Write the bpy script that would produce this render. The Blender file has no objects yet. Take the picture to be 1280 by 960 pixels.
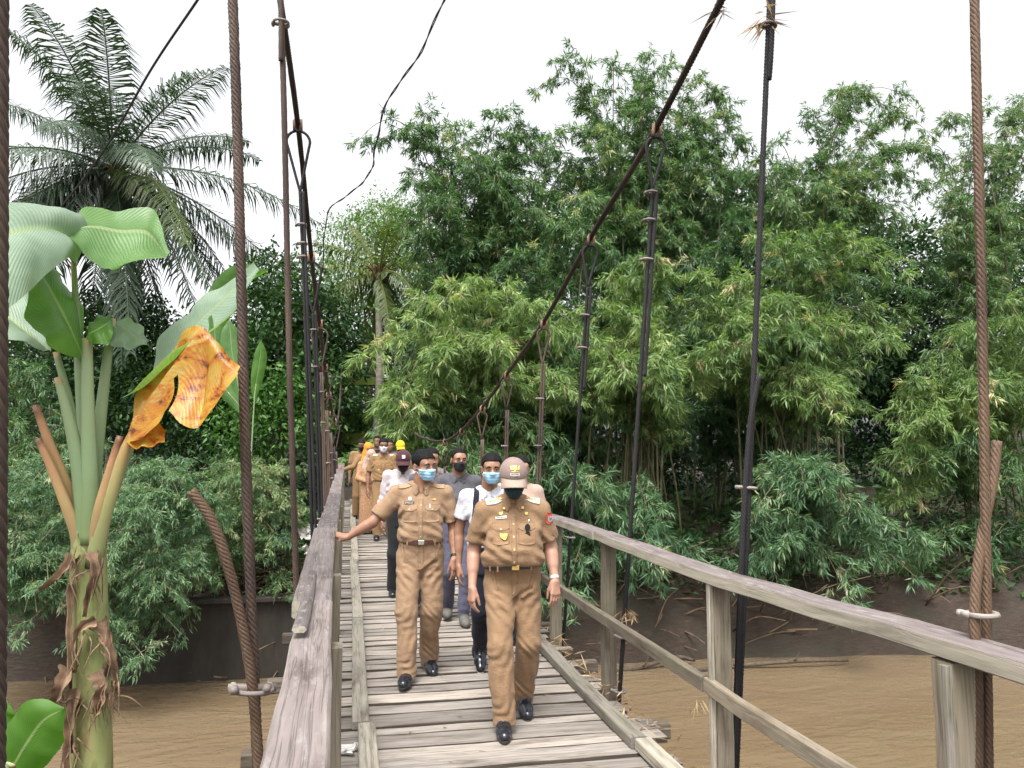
# A hanging footbridge over a muddy river with officials walking across it
import bpy, math, random
import numpy as np
from mathutils import Vector, Matrix
from mathutils.bvhtree import BVHTree

rng = np.random.default_rng(11)
random.seed(11)
scene = bpy.context.scene
COL = scene.collection
R = math.radians

# ------------------------------------------------------------------ view geometry
FPX = 960.0
EYE = np.array([0.0, 0.0, 1.65])
PITCH = math.atan(98 / 960)
YAW = math.atan(205 / 960 * math.cos(PITCH))
FWD = np.array([math.sin(YAW) * math.cos(PITCH), math.cos(YAW) * math.cos(PITCH), math.sin(PITCH)])
RGT = np.array([math.cos(YAW), -math.sin(YAW), 0.0])
UPV = np.cross(RGT, FWD)


def at(px, py, Y):
    """world point at bridge distance Y that is seen in the direction (px, py)"""
    r = FWD + RGT * (px - 640) / FPX - UPV * (py - 480) / FPX
    return EYE + r * (Y / r[1])


def deckz(y):
    y = np.asarray(y, float)
    a = 0.0018 * np.clip(y - 1, 0, 15) ** 2
    return a + np.where(y > 16, 0.054 * (y - 16) - 0.0055 * (np.clip(y, 16, 99) - 16) ** 2, 0.0)


# ------------------------------------------------------------------ object helpers
def put(o, parent=None, label=None, cat=None, group=None, kind=None):
    COL.objects.link(o)
    if parent is not None:
        o.parent = parent
    return tag(o, label, cat, group, kind)


def tag(o, label=None, cat=None, group=None, kind=None):
    if label: o['label'] = label
    if cat: o['category'] = cat
    if group: o['group'] = group
    if kind: o['kind'] = kind
    return o


def thing(name, label, cat, loc=(0, 0, 0), rz=0.0, group=None):
    o = bpy.data.objects.new(name, None)
    o.empty_display_size = 0.2
    o.location = loc
    o.rotation_euler = (0, 0, rz)
    return put(o, None, label, cat, group)


def norm(v):
    v = np.asarray(v, float)
    return v / np.maximum(np.linalg.norm(v, axis=-1, keepdims=True), 1e-9)


def frames(P, up=(0, 0, 1)):
    """tangents, sides and normals along a polyline (parallel transport)"""
    P = np.asarray(P, float)
    T = norm(np.gradient(P, axis=0))
    s = np.cross(T[0], up)
    if np.linalg.norm(s) < 1e-3:
        s = np.cross(T[0], (0, 1, 0.01))
    s = s / np.linalg.norm(s)
    S = np.empty_like(P)
    for i in range(len(P)):
        s = s - T[i] * (s @ T[i])
        s = s / max(np.linalg.norm(s), 1e-9)
        S[i] = s
    return T, S, np.cross(S, T)


def catmull(pts, n):
    """smooth curve through pts, n samples"""
    p = np.asarray(pts, float)
    p = np.vstack([2 * p[0] - p[1], p, 2 * p[-1] - p[-2]])
    k = len(p) - 3
    u = np.linspace(0, k - 1e-6, n)
    i = u.astype(int)
    t = (u - i)[:, None]
    a, b, c, d = p[i], p[i + 1], p[i + 2], p[i + 3]
    return 0.5 * (2 * b + (c - a) * t + (2 * a - 5 * b + 4 * c - d) * t * t + (3 * b - a - 3 * c + d) * t ** 3)


class MB:
    def __init__(self):
        self.v, self.loops, self.tot, self.wc, self.rnd = [], [], [], [], []
        self.n = 0

    def add(self, V, faces, wc=None, rnd=0.5):
        V = np.asarray(V, float).reshape(-1, 3)
        m = len(V)
        self.v.append(V)
        self.wc.append(V if wc is None else np.asarray(wc, float).reshape(-1, 3))
        self.rnd.append(np.broadcast_to(np.asarray(rnd, float), (m,)))
        if isinstance(faces, np.ndarray):
            f = faces + self.n
            self.loops.append(f.reshape(-1))
            self.tot.append(np.full(len(f), f.shape[1]))
        else:
            for f in faces:
                self.loops.append(np.asarray(f) + self.n)
                self.tot.append(np.array([len(f)]))
        self.n += m

    def sweep(self, P, sec, up=(0, 0, 1), scale=None, caps=True, closed=True, rnd=None, off=None):
        """sweep a 2-D section (a along side, b along normal) along polyline P"""
        P = np.asarray(P, float)
        sec = np.asarray(sec, float)
        T, S, N = frames(P, up)
        sc = np.ones((len(P), 1)) if scale is None else np.asarray(scale, float).reshape(len(P), -1)
        sa, sb = sc[:, :1], sc[:, -1:]
        V = P[:, None] + S[:, None] * (sec[None, :, :1] * sa[:, None]) + N[:, None] * (sec[None, :, 1:] * sb[:, None])
        k = len(sec)
        L = np.concatenate([[0], np.cumsum(np.linalg.norm(np.diff(P, axis=0), axis=1))])
        o = rng.uniform(0, 50, 3) if off is None else off
        wc = np.stack([np.repeat(L[:, None], k, 1), np.repeat(sec[None, :, 0], len(P), 0), np.repeat(sec[None, :, 1], len(P), 0)], -1) + o
        i = np.arange(len(P) - 1)[:, None] * k
        j = np.arange(k)[None, :]
        j2 = (j + 1) % k
        F = np.stack([i + j, i + j2, i + k + j2, i + k + j], -1).reshape(-1, 4)
        r = rng.random() if rnd is None else rnd
        base = self.n
        self.add(V, F[:, ::-1].copy(), wc, r)
        if caps:
            e = (len(P) - 1) * k
            self.loops.append(np.arange(k) + base); self.tot.append(np.array([k]))
            self.loops.append(np.arange(k)[::-1] + base + e); self.tot.append(np.array([k]))

    def tube(self, P, r, n=8, caps=True, rnd=None):
        a = np.arange(n) * 2 * np.pi / n
        P = np.asarray(P, float)
        r = np.broadcast_to(np.asarray(r, float), (len(P),))
        self.sweep(P, np.stack([np.cos(a), np.sin(a)], -1), scale=r[:, None], caps=caps, rnd=rnd)

    def board(self, P, w, t, up=(0, 0, 1), ch=0.004, rnd=None, jit=0.0):
        """timber with chamfered edges along P, w across, t thick (along up)"""
        w, t = w / 2, t / 2
        sec = [(-w + ch, -t), (w - ch, -t), (w, -t + ch), (w, t - ch), (w - ch, t), (-w + ch, t), (-w, t - ch), (-w, -t + ch)]
        P = np.asarray(P, float)
        if jit:
            P = P + rng.normal(0, jit, P.shape)
        self.sweep(P, sec, up=up, rnd=rnd)

    def bar(self, a, b, w, t, up=(0, 0, 1), n=2, **k):
        self.board(np.linspace(a, b, n), w, t, up, **k)

    def rope(self, P, rad, strands=6, pitch=0.13, step=0.018, n=6):
        """laid wire rope: helical strands round the path"""
        P = np.asarray(P, float)
        L = np.concatenate([[0], np.cumsum(np.linalg.norm(np.diff(P, axis=0), axis=1))])
        m = max(int(L[-1] / step), 4)
        q = np.linspace(0, L[-1], m)
        C = np.stack([np.interp(q, L, P[:, i]) for i in range(3)], -1)
        for _ in range(2):
            C[1:-1] = (C[:-2] + 2 * C[1:-1] + C[2:]) / 4
        T, S, N = frames(C)
        tone = rng.random()
        for s in range(strands):
            a = 2 * np.pi * (q / pitch + s / strands)
            H = C + (S * np.cos(a)[:, None] + N * np.sin(a)[:, None]) * rad * 0.6
            self.tube(H, rad * 0.43, n, rnd=tone)
        return C

    def ball(self, c, r, n=8, m=6, rnd=0.5, M=None):
        th = np.linspace(0, np.pi, m + 1)
        ph = np.arange(n) * 2 * np.pi / n
        V = np.stack([np.sin(th)[:, None] * np.cos(ph), np.sin(th)[:, None] * np.sin(ph), np.cos(th)[:, None] + 0 * ph], -1).reshape(-1, 3) * np.asarray(r, float)
        if M is not None:
            V = V @ np.asarray(M).T
        i = np.arange(m)[:, None] * n
        j = np.arange(n)[None]
        j2 = (j + 1) % n
        F = np.stack([i + j, i + n + j, i + n + j2, i + j2], -1).reshape(-1, 4)
        self.add(V + np.asarray(c, float), F, None, rnd)

    def build(self, name, mat, parent=None, smooth=False, label=None, cat=None, group=None, kind=None, loc=None):
        me = bpy.data.meshes.new(name)
        V = np.concatenate(self.v)
        if loc is not None:
            V = V - np.asarray(loc, float)
        lo = np.concatenate(self.loops).astype(np.int32)
        tt = np.concatenate(self.tot).astype(np.int32)
        me.vertices.add(len(V)); me.vertices.foreach_set('co', V.astype(np.float32).ravel())
        me.loops.add(len(lo)); me.loops.foreach_set('vertex_index', lo)
        me.polygons.add(len(tt))
        me.polygons.foreach_set('loop_start', np.concatenate([[0], np.cumsum(tt)[:-1]]).astype(np.int32))
        me.polygons.foreach_set('loop_total', tt)
        me.polygons.foreach_set('use_smooth', np.full(len(tt), bool(smooth)))
        me.update(calc_edges=True)
        a = me.attributes.new('wc', 'FLOAT_VECTOR', 'POINT'); a.data.foreach_set('vector', np.concatenate(self.wc).astype(np.float32).ravel())
        a = me.attributes.new('rnd', 'FLOAT', 'POINT'); a.data.foreach_set('value', np.concatenate(self.rnd).astype(np.float32))
        me.materials.append(mat)
        o = bpy.data.objects.new(name, me)
        if loc is not None:
            o.location = loc
        return put(o, parent, label, cat, group, kind)


# ------------------------------------------------------------------ materials
class NT:
    def __init__(self, name):
        self.m = bpy.data.materials.new(name)
        self.m.use_nodes = True
        self.t = self.m.node_tree
        self.t.nodes.clear()
        self.out = self.t.nodes.new('ShaderNodeOutputMaterial')
        self.b = self.t.nodes.new('ShaderNodeBsdfPrincipled')
        self.t.links.new(self.b.outputs[0], self.out.inputs[0])

    def n(self, typ, **kw):
        nd = self.t.nodes.new(typ)
        for k, v in kw.items():
            setattr(nd, k, v)
        return nd

    def link(self, a, b):
        self.t.links.new(a, b)

    def attr(self, name):
        return self.n('ShaderNodeAttribute', attribute_name=name)

    def coord(self, which='wc', scale=(1, 1, 1)):
        mp = self.n('ShaderNodeMapping')
        mp.inputs['Scale'].default_value = scale
        if which in ('wc',):
            self.link(self.attr('wc').outputs['Vector'], mp.inputs[0])
        else:
            tc = self.n('ShaderNodeTexCoord')
            self.link(tc.outputs[which], mp.inputs[0])
        return mp.outputs[0]

    def noise(self, vec, scale, detail=4, rough=0.55, dist=0.0):
        nd = self.n('ShaderNodeTexNoise')
        nd.inputs['Scale'].default_value = scale
        nd.inputs['Detail'].default_value = detail
        nd.inputs['Roughness'].default_value = rough
        nd.inputs['Distortion'].default_value = dist
        self.link(vec, nd.inputs['Vector'])
        return nd.outputs['Fac']

    def ramp(self, fac, stops, interp='LINEAR'):
        r = self.n('ShaderNodeValToRGB')
        r.color_ramp.interpolation = interp
        e = r.color_ramp.elements
        while len(e) < len(stops):
            e.new(0.5)
        for el, (p, c) in zip(e, stops):
            el.position = p
            el.color = (*c, 1) if len(c) == 3 else c
        self.link(fac, r.inputs[0])
        return r.outputs[0]

    def mix(self, a, b, fac, mode='MIX'):
        nd = self.n('ShaderNodeMix', data_type='RGBA', blend_type=mode)
        for s, v in ((nd.inputs[0], fac), (nd.inputs[6], a), (nd.inputs[7], b)):
            if hasattr(v, 'links'):
                self.link(v, s)
            else:
                s.default_value = v if isinstance(v, (int, float)) else (*v, 1)
        return nd.outputs[2]

    def math(self, op, a, b=0.0):
        nd = self.n('ShaderNodeMath', operation=op)
        for s, v in ((nd.inputs[0], a), (nd.inputs[1], b)):
            if hasattr(v, 'links'):
                self.link(v, s)
            else:
                s.default_value = v
        return nd.outputs[0]

    def set(self, col=None, rough=None, spec=None, metal=None, bump=None, bs=0.3, bd=0.01):
        for key, v in (('Base Color', col), ('Roughness', rough), ('Specular IOR Level', spec), ('Metallic', metal)):
            if v is None:
                continue
            s = self.b.inputs[key]
            if hasattr(v, 'links'):
                self.link(v, s)
            else:
                s.default_value = v if isinstance(v, (int, float)) else (*v, 1)
        if bump is not None:
            bp = self.n('ShaderNodeBump')
            bp.inputs['Strength'].default_value = bs
            bp.inputs['Distance'].default_value = bd
            self.link(bump, bp.inputs['Height'])
            self.link(bp.outputs[0], self.b.inputs['Normal'])
        return self.m


def wood(name, cols, lichen=None, mud=0.0, lam=0.4, moss=None, edge=None):
    """weathered timber: grain runs along the first coordinate of wc"""
    k = NT(name)
    g = k.noise(k.coord('wc', (1.6, 26, 26)), 2.0, 6, 0.65, 0.6)
    col = k.ramp(g, [(0.25, cols[0]), (0.5, cols[1]), (0.78, cols[2])])
    r = k.attr('rnd').outputs['Fac']
    col = k.mix(col, k.ramp(r, [(0, (0.62, 0.60, 0.58)), (0.45, (0.95, 0.93, 0.9)), (1, (1.25, 1.2, 1.12))]), 1.0, 'MULTIPLY')
    st = k.noise(k.coord('wc', (0.9, 3.5, 3.5)), 2.2, 5, 0.6)
    col = k.mix(col, k.mix(col, (0.36, 0.31, 0.27), 1.0, 'MULTIPLY'), k.ramp(st, [(0.52, (0, 0, 0)), (0.7, (0.75,) * 3)]))
    if lichen:
        li = k.noise(k.coord('wc', (3, 9, 9)), 3.0, 6, 0.7)
        col = k.mix(col, lichen, k.ramp(li, [(0.55, (0, 0, 0)), (0.66, (0.8,) * 3)]))
    if moss:
        mo = k.noise(k.coord('Object', (1, 1, 1)), 2.3, 4, 0.6)
        col = k.mix(col, moss, k.ramp(mo, [(0.5, (0, 0, 0)), (0.72, (0.6,) * 3)]))
    # long drying cracks
    cr = k.noise(k.coord('wc', (0.7, 30, 30)), 1.3, 3, 0.5, 0.8)
    crack = k.ramp(cr, [(0.475, (1, 1, 1)), (0.5, (0.18,) * 3), (0.525, (1, 1, 1))])
    col = k.mix(col, k.mix(col, crack, 1.0, 'MULTIPLY'), lam)
    if edge:                                            # sawn rail sides stay paler than weathered tops; deck sides carry painted gap shade
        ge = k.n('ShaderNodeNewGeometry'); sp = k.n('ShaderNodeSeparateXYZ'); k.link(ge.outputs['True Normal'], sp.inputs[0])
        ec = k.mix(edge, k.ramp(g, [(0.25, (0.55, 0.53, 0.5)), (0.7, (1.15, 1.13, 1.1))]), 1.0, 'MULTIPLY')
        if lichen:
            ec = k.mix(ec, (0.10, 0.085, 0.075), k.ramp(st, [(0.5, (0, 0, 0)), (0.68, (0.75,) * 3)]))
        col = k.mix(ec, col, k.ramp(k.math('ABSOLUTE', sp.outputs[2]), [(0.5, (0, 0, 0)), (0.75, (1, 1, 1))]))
    h = k.mix(g, crack, 0.5)
    return k.set(col, 0.85, 0.25, bump=h, bs=0.45, bd=0.006)


def leafy(name, stops, trans=0.35, rough=0.42, spec=0.35, tcol=None):
    k = NT(name)
    col = k.ramp(k.attr('rnd').outputs['Fac'], stops)
    k.set(col, rough, spec)
    tr = k.n('ShaderNodeBsdfTranslucent')
    k.link(k.mix(col, tcol or (1.0, 1.2, 0.5), 1.0, 'MULTIPLY'), tr.inputs[0])
    mx = k.n('ShaderNodeMixShader')
    mx.inputs[0].default_value = trans
    k.link(k.b.outputs[0], mx.inputs[1]); k.link(tr.outputs[0], mx.inputs[2])
    k.link(mx.outputs[0], k.out.inputs[0])
    return k.m


def plain(name, col, rough=0.6, spec=0.4, metal=0.0, var=0.15, sc=30, bs=0.15, bd=0.002):
    k = NT(name)
    nz = k.noise(k.coord('Object'), sc, 4)
    lo = tuple(c * (1 - var) for c in col); hi = tuple(min(1, c * (1 + var)) for c in col)
    c = k.ramp(nz, [(0.3, lo), (0.7, hi)])
    return k.set(c, rough, spec, metal, bump=nz, bs=bs, bd=bd)


def cloth(name, col, var=0.08, weave=900, fold=0.36, rough=0.85):
    k = NT(name)
    big = k.noise(k.coord('Object', (1, 1, 0.55)), 9, 4, 0.6, 0.8)
    lo = tuple(c * (1 - var) for c in col); hi = tuple(min(1, c * (1 + var)) for c in col)
    c = k.ramp(big, [(0.3, lo), (0.7, hi)])
    fine = k.noise(k.coord('Object'), weave, 2)
    cr = k.noise(k.coord('Object', (1.0, 1.0, 1.7)), 8.5, 3, 0.5, 1.6)
    ridge = k.ramp(cr, [(0.36, (0, 0, 0)), (0.47, (0.5,) * 3), (0.5, (1, 1, 1)), (0.54, (0.35,) * 3), (0.66, (0, 0, 0))])
    h = k.mix(k.mix(big, fine, 0.10), ridge, 0.22)
    m = k.set(c, rough, 0.2, bump=h, bs=fold, bd=0.022)
    k.b.inputs['Sheen Weight'].default_value = 0.08
    return m


M = {}
M['deck'] = wood('deck_wood', [(0.155, 0.135, 0.118), (0.275, 0.25, 0.225), (0.37, 0.345, 0.315)], lam=0.65, edge=(0.075, 0.062, 0.05))  # dark edge colour paints the shade of the gaps onto plank sides
M['kerb'] = wood('kerb_wood', [(0.16, 0.145, 0.12), (0.27, 0.25, 0.215), (0.36, 0.34, 0.30)], moss=(0.17, 0.165, 0.11), lam=0.6)
M['rail'] = wood('rail_wood', [(0.095, 0.080, 0.080), (0.140, 0.121, 0.122), (0.19, 0.168, 0.166)], lichen=(0.24, 0.22, 0.21), lam=0.55, edge=(0.33, 0.305, 0.25))
M['post'] = wood('post_wood', [(0.12, 0.098, 0.072), (0.19, 0.165, 0.128), (0.265, 0.235, 0.19)], moss=(0.19, 0.175, 0.115), lam=0.4)
M['beam'] = wood('beam_wood', [(0.05, 0.04, 0.033), (0.10, 0.085, 0.07), (0.17, 0.15, 0.12)])


def rusty(name, a, b, c):
    k = NT(name)
    nz = k.noise(k.coord('wc', (1, 1, 1)), 7, 5, 0.6)
    n2 = k.noise(k.coord('Object'), 1.3, 3)
    col = k.ramp(nz, [(0.3, a), (0.55, b), (0.75, c)])
    col = k.mix(col, k.mix(col, (0.55, 0.52, 0.55), 1.0, 'MULTIPLY'), k.ramp(n2, [(0.4, (0, 0, 0)), (0.6, (1, 1, 1))]))
    return k.set(col, 0.68, 0.35, 0.1, bump=nz, bs=0.3, bd=0.003)


M['rust_rope'] = rusty('rusty_wire_rope', (0.040, 0.026, 0.020), (0.088, 0.058, 0.043), (0.16, 0.112, 0.08))
M['tan_rope'] = rusty('tan_wire_rope', (0.062, 0.036, 0.022), (0.125, 0.078, 0.048), (0.21, 0.145, 0.098))
M['dark_rope'] = rusty('dark_wire_rope', (0.008, 0.0075, 0.0085), (0.017, 0.015, 0.016), (0.038, 0.032, 0.031))
M['cable'] = rusty('main_cable_wire', (0.022, 0.016, 0.013), (0.05, 0.035, 0.028), (0.12, 0.08, 0.06))
M['clamp'] = rusty('galvanised_clamp', (0.13, 0.095, 0.075), (0.27, 0.24, 0.21), (0.40, 0.375, 0.34))
M['hook'] = rusty('rusty_hook', (0.10, 0.05, 0.03), (0.24, 0.14, 0.09), (0.42, 0.29, 0.21))
M['rubber'] = plain('black_rubber', (0.012, 0.012, 0.014), 0.5, 0.4)
M['straw'] = leafy('dry_straw', [(0, (0.13, 0.08, 0.045)), (0.5, (0.30, 0.21, 0.12)), (1, (0.46, 0.36, 0.22))], 0.2, 0.8, 0.1, (1, 0.9, 0.7))
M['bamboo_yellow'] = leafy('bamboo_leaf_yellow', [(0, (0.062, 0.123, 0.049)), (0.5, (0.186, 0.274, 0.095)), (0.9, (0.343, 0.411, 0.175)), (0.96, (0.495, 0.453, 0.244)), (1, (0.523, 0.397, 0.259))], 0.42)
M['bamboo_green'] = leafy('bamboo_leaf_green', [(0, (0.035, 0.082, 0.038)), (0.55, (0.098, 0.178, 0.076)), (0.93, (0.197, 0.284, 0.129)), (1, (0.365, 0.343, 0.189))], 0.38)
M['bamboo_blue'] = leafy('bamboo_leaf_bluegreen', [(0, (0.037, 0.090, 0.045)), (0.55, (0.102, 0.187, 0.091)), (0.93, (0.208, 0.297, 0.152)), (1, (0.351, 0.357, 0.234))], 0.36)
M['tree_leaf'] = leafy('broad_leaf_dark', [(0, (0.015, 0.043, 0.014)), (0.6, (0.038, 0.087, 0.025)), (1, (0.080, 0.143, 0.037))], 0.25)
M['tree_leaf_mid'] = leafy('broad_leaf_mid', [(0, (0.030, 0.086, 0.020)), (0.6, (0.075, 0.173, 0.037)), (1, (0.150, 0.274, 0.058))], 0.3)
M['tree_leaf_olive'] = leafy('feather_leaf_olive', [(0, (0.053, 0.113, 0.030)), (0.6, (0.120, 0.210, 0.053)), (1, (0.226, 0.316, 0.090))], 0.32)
M['palm_leaf'] = leafy('palm_leaflet', [(0, (0.018, 0.04, 0.022)), (0.5, (0.045, 0.078, 0.040)), (1, (0.11, 0.145, 0.08))], 0.22, 0.35, 0.5)
M['palm_yellow'] = leafy('palm_leaflet_yellow', [(0, (0.05, 0.085, 0.02)), (0.5, (0.11, 0.15, 0.04)), (1, (0.20, 0.21, 0.07))], 0.35)
M['stick'] = plain('dead_stick', (0.12, 0.085, 0.055), 0.9, 0.15, var=0.5, sc=3)
M['cane'] = plain('bamboo_cane', (0.105, 0.10, 0.05), 0.55, 0.4, var=0.35, sc=5)
M['bark'] = plain('tree_bark', (0.075, 0.058, 0.042), 0.9, 0.2, var=0.4, sc=9, bs=0.6, bd=0.02)
M['palm_bark'] = plain('palm_bark', (0.30, 0.27, 0.22), 0.9, 0.2, var=0.35, sc=7, bs=0.6, bd=0.02)
M['fibre'] = plain('palm_fibre', (0.12, 0.075, 0.04), 0.9, 0.1, var=0.5, sc=12)
M['coconut'] = plain('coconut_husk', (0.16, 0.13, 0.05), 0.6, 0.3, var=0.3, sc=8)
# ------------------------------------------------------------------ ground, water
WATER = -3.5


def shore(x):
    return np.interp(x, [-40, -6, -1, 6, 9.4, 14, 18, 30, 60], [21.5, 20.6, 20.2, 19.4, 19.3, 18.7, 18.0, 15.5, 12])


def hnoise(x, y):
    return (np.sin(x * 1.7 + 0.6 * np.sin(y * 1.3)) * 0.5 + np.sin(y * 2.1 + x * 0.7) * 0.35 + np.sin(x * 4.3 - y * 3.1) * 0.18 + np.sin(x * 9.1 + y * 7.7) * 0.07)


def ground_h(x, y):
    d = y - shore(x)                                   # distance inland on the far side
    right = np.clip((x - 1) / 3, 0, 1)
    steep = np.interp(d, [-3, 0, 0.35, 1.2, 2.6, 5, 12, 40, 120], [-5.2, -3.55, -2.9, -1.9, -0.9, -0.45, 0.3, 1.2, 2.0])
    wallb = np.interp(d, [-3, 0, 0.25, 0.75, 1.5, 5, 12, 40, 120], [-5.2, -3.75, -3.4, -1.72, -1.55, -1.1, -0.2, 1.0, 2.0])
    far = steep * right + wallb * (1 - right)
    near = np.interp(y, [-30, 3, 4.6, 7.5, 9], [-1.6, -1.8, -2.0, -4.0, -5.2])
    h = np.where(y < 13, near, far)
    return h + hnoise(x, y) * np.where(np.abs(h - WATER) < 3.2, 0.13, 0.22)


gx = np.unique(np.concatenate([np.linspace(-400, -30, 12), np.linspace(-30, 34, 190), np.linspace(34, 400, 12)]))
gy = np.unique(np.concatenate([np.linspace(-60, 12, 30), np.linspace(12, 32, 110), np.linspace(32, 500, 22)]))
GX, GY = np.meshgrid(gx, gy, indexing='ij')
GZ = ground_h(GX, GY)
b = MB()
ni, nj = GX.shape
ii, jj = np.meshgrid(np.arange(ni - 1), np.arange(nj - 1), indexing='ij')
b.add(np.stack([GX, GY, GZ], -1), np.stack([ii * nj + jj, (ii + 1) * nj + jj, (ii + 1) * nj + jj + 1, ii * nj + jj + 1], -1).reshape(-1, 4))
k = NT('muddy_ground')
n1 = k.noise(k.coord('Object'), 0.8, 6, 0.65)
n2 = k.noise(k.coord('Object', (1, 1, 3)), 4.5, 6, 0.7)
c = k.ramp(n2, [(0.3, (0.017, 0.0105, 0.0065)), (0.55, (0.036, 0.0225, 0.014)), (0.75, (0.062, 0.041, 0.027))])
c = k.mix(c, (0.03, 0.028, 0.017), k.ramp(n1, [(0.45, (0, 0, 0)), (0.65, (0.8,) * 3)]))
k.set(c, 0.7, 0.35, bump=n2, bs=0.8, bd=0.08)
b.build('ground', k.m, smooth=True, label='brown muddy river banks under the bamboo', cat='ground', kind='structure')

b = MB()
wx = np.unique(np.concatenate([np.linspace(-420, -40, 5), np.linspace(-40, 60, 120), np.linspace(60, 420, 5)]))
wy = np.linspace(1, 23, 110)
WX, WY = np.meshgrid(wx, wy, indexing='ij')
ni, nj = WX.shape
ii, jj = np.meshgrid(np.arange(ni - 1), np.arange(nj - 1), indexing='ij')
b.add(np.stack([WX, WY, 0 * WX + WATER], -1), np.stack([ii * nj + jj, (ii + 1) * nj + jj, (ii + 1) * nj + jj + 1, ii * nj + jj + 1], -1).reshape(-1, 4))
k = NT('silty_water')
n0 = k.noise(k.coord('Object', (0.10, 0.45, 1)), 0.7, 3, 0.5, 0.8)
n1 = k.noise(k.coord('Object', (0.45, 1.0, 1)), 1.1, 2, 0.45, 1.4)
n2 = k.noise(k.coord('Object', (0.55, 1.5, 1)), 3.6, 2, 0.45, 1.0)
c = k.ramp(n0, [(0.3, (0.135, 0.095, 0.055)), (0.7, (0.168, 0.123, 0.076))])
k.set(c, 0.03, 0.6, bump=k.mix(n1, n2, 0.35), bs=0.34, bd=0.20)
b.build('river', k.m, smooth=True, label='brown silty river flowing under the footbridge', cat='river', kind='structure')

# old concrete bank wall on the left, below the bridge
k = NT('shaded_stained_concrete')
n1 = k.noise(k.coord('Object', (1, 1, 0.5)), 1.7, 6, 0.65)
n2 = k.noise(k.coord('Object', (4, 4, 0.6)), 2.0, 5, 0.6)
c = k.ramp(n1, [(0.3, (0.018, 0.015, 0.012)), (0.6, (0.036, 0.030, 0.024)), (0.8, (0.068, 0.058, 0.046))])  # tones lowered to carry the wall's shade as well as its stains
c = k.mix(c, (0.022, 0.022, 0.018), k.ramp(n2, [(0.45, (0, 0, 0)), (0.65, (0.8,) * 3)]))
M['concrete'] = k.set(c, 0.85, 0.25, bump=n1, bs=0.5, bd=0.03)
w = thing('retaining_wall', 'stained, shade-darkened concrete wall holding the river bank left of the bridge', 'wall', (-3.0, 20.0, -3.6))
b = MB()
b.board(np.stack([np.linspace(-5.2, 0.9, 14), np.full(14, 20.02) + rng.normal(0, 0.015, 14), np.full(14, -2.75)], -1), 0.30, 2.1, ch=0.02)
b.build('wall_face', M['concrete'], w, loc=(0, 0, 0)).location = (3.0, -20.0, 3.6)
b = MB()
b.board(np.stack([np.linspace(-5.3, 0.95, 14), np.full(14, 19.95) + rng.normal(0, 0.02, 14), np.full(14, -1.64)], -1), 0.5, 0.11, ch=0.015)
o = b.build('coping', M['concrete'], w); o.location = (3.0, -20.0, 3.6)


def stick_pile(name, label, cat, cx, cy, sx, sy, n, lo=0.4, hi=1.6, hz=0.35, kind='stuff', z0=None):
    b = MB()
    for _ in range(n):
        x = cx + rng.normal(0, sx); y = cy + rng.normal(0, sy)
        z = (float(ground_h(x, y)) if z0 is None else z0) + abs(rng.normal(0, hz)) * math.exp(-((x - cx) / sx) ** 2 / 2) + 0.03
        L = rng.uniform(lo, hi)
        a = rng.uniform(0, np.pi)
        d = np.array([math.cos(a), math.sin(a), rng.normal(0, 0.22)]) * L / 2
        p = np.array([x, y, z])
        q = p + rng.normal(0, 0.05, 3)
        b.tube(catmull([p - d, q, p + d], 5), rng.uniform(0.008, 0.03), 5)
    return b.build(name, M['stick'], smooth=True, label=label, cat=cat, kind=kind)


stick_pile('driftwood_debris', 'heap of dead bamboo and driftwood on top of the bank wall', 'debris', -1.6, 21.3, 1.5, 0.7, 190)
stick_pile('bank_debris', 'dead twigs and canes washed along the muddy bank below the bamboo', 'debris', 10.5, 20.2, 5.0, 0.55, 75, hz=0.08)
stick_pile('upper_bank_debris', 'scattered dead canes on the bank far left under the bamboo', 'debris', -6.5, 21.4, 2.5, 0.6, 70, hz=0.15)

# litter caught on the bank beside the bridge
def crumple(name, label, c, s, mat, n=7):
    b = MB()
    u, v = np.meshgrid(np.linspace(-1, 1, n), np.linspace(-1, 1, n), indexing='ij')
    Z = rng.normal(0, 0.16, u.shape)
    V = np.stack([u * s[0] + rng.normal(0, 0.03, u.shape), v * s[1] + rng.normal(0, 0.03, u.shape), Z * s[2]], -1)
    top = V.copy(); top[..., 2] += 0.006
    i, j = np.meshgrid(np.arange(n - 1), np.arange(n - 1), indexing='ij')
    F = np.stack([i * n + j, (i + 1) * n + j, (i + 1) * n + j + 1, i * n + j + 1], -1).reshape(-1, 4)
    b.add(top, F); b.add(V, F[:, ::-1].copy())
    return b.build(name, mat, loc=(0, 0, 0), label=label, cat='litter'), c


M['paper'] = plain('wet_paper', (0.62, 0.60, 0.57), 0.7, 0.3, var=0.25, sc=12)
M['bluebag'] = plain('blue_plastic', (0.045, 0.055, 0.16), 0.4, 0.5, var=0.3, sc=6)
for nm, lab, px, py, Y, s, mt in [
    ('plastic_bag', 'white plastic bag lying highest in the debris behind the hanging ropes', 384, 668, 20.6, (0.26, 0.2, 0.5), 'paper'),
    ('plastic_sheet', 'pale plastic sheet flattened lowest in the debris beside the bridge', 386, 690, 20.5, (0.3, 0.16, 0.4), 'paper'),
    ('blue_bag', 'dark blue plastic bag caught in the bamboo at the debris edge', 352, 668, 20.7, (0.22, 0.18, 0.7), 'bluebag')]:
    o, _ = crumple(nm, lab, None, s, M[mt])
    o.location = at(px, py, Y); o.rotation_euler = (0.9, 0.1, rng.uniform(0, 3))

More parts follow.
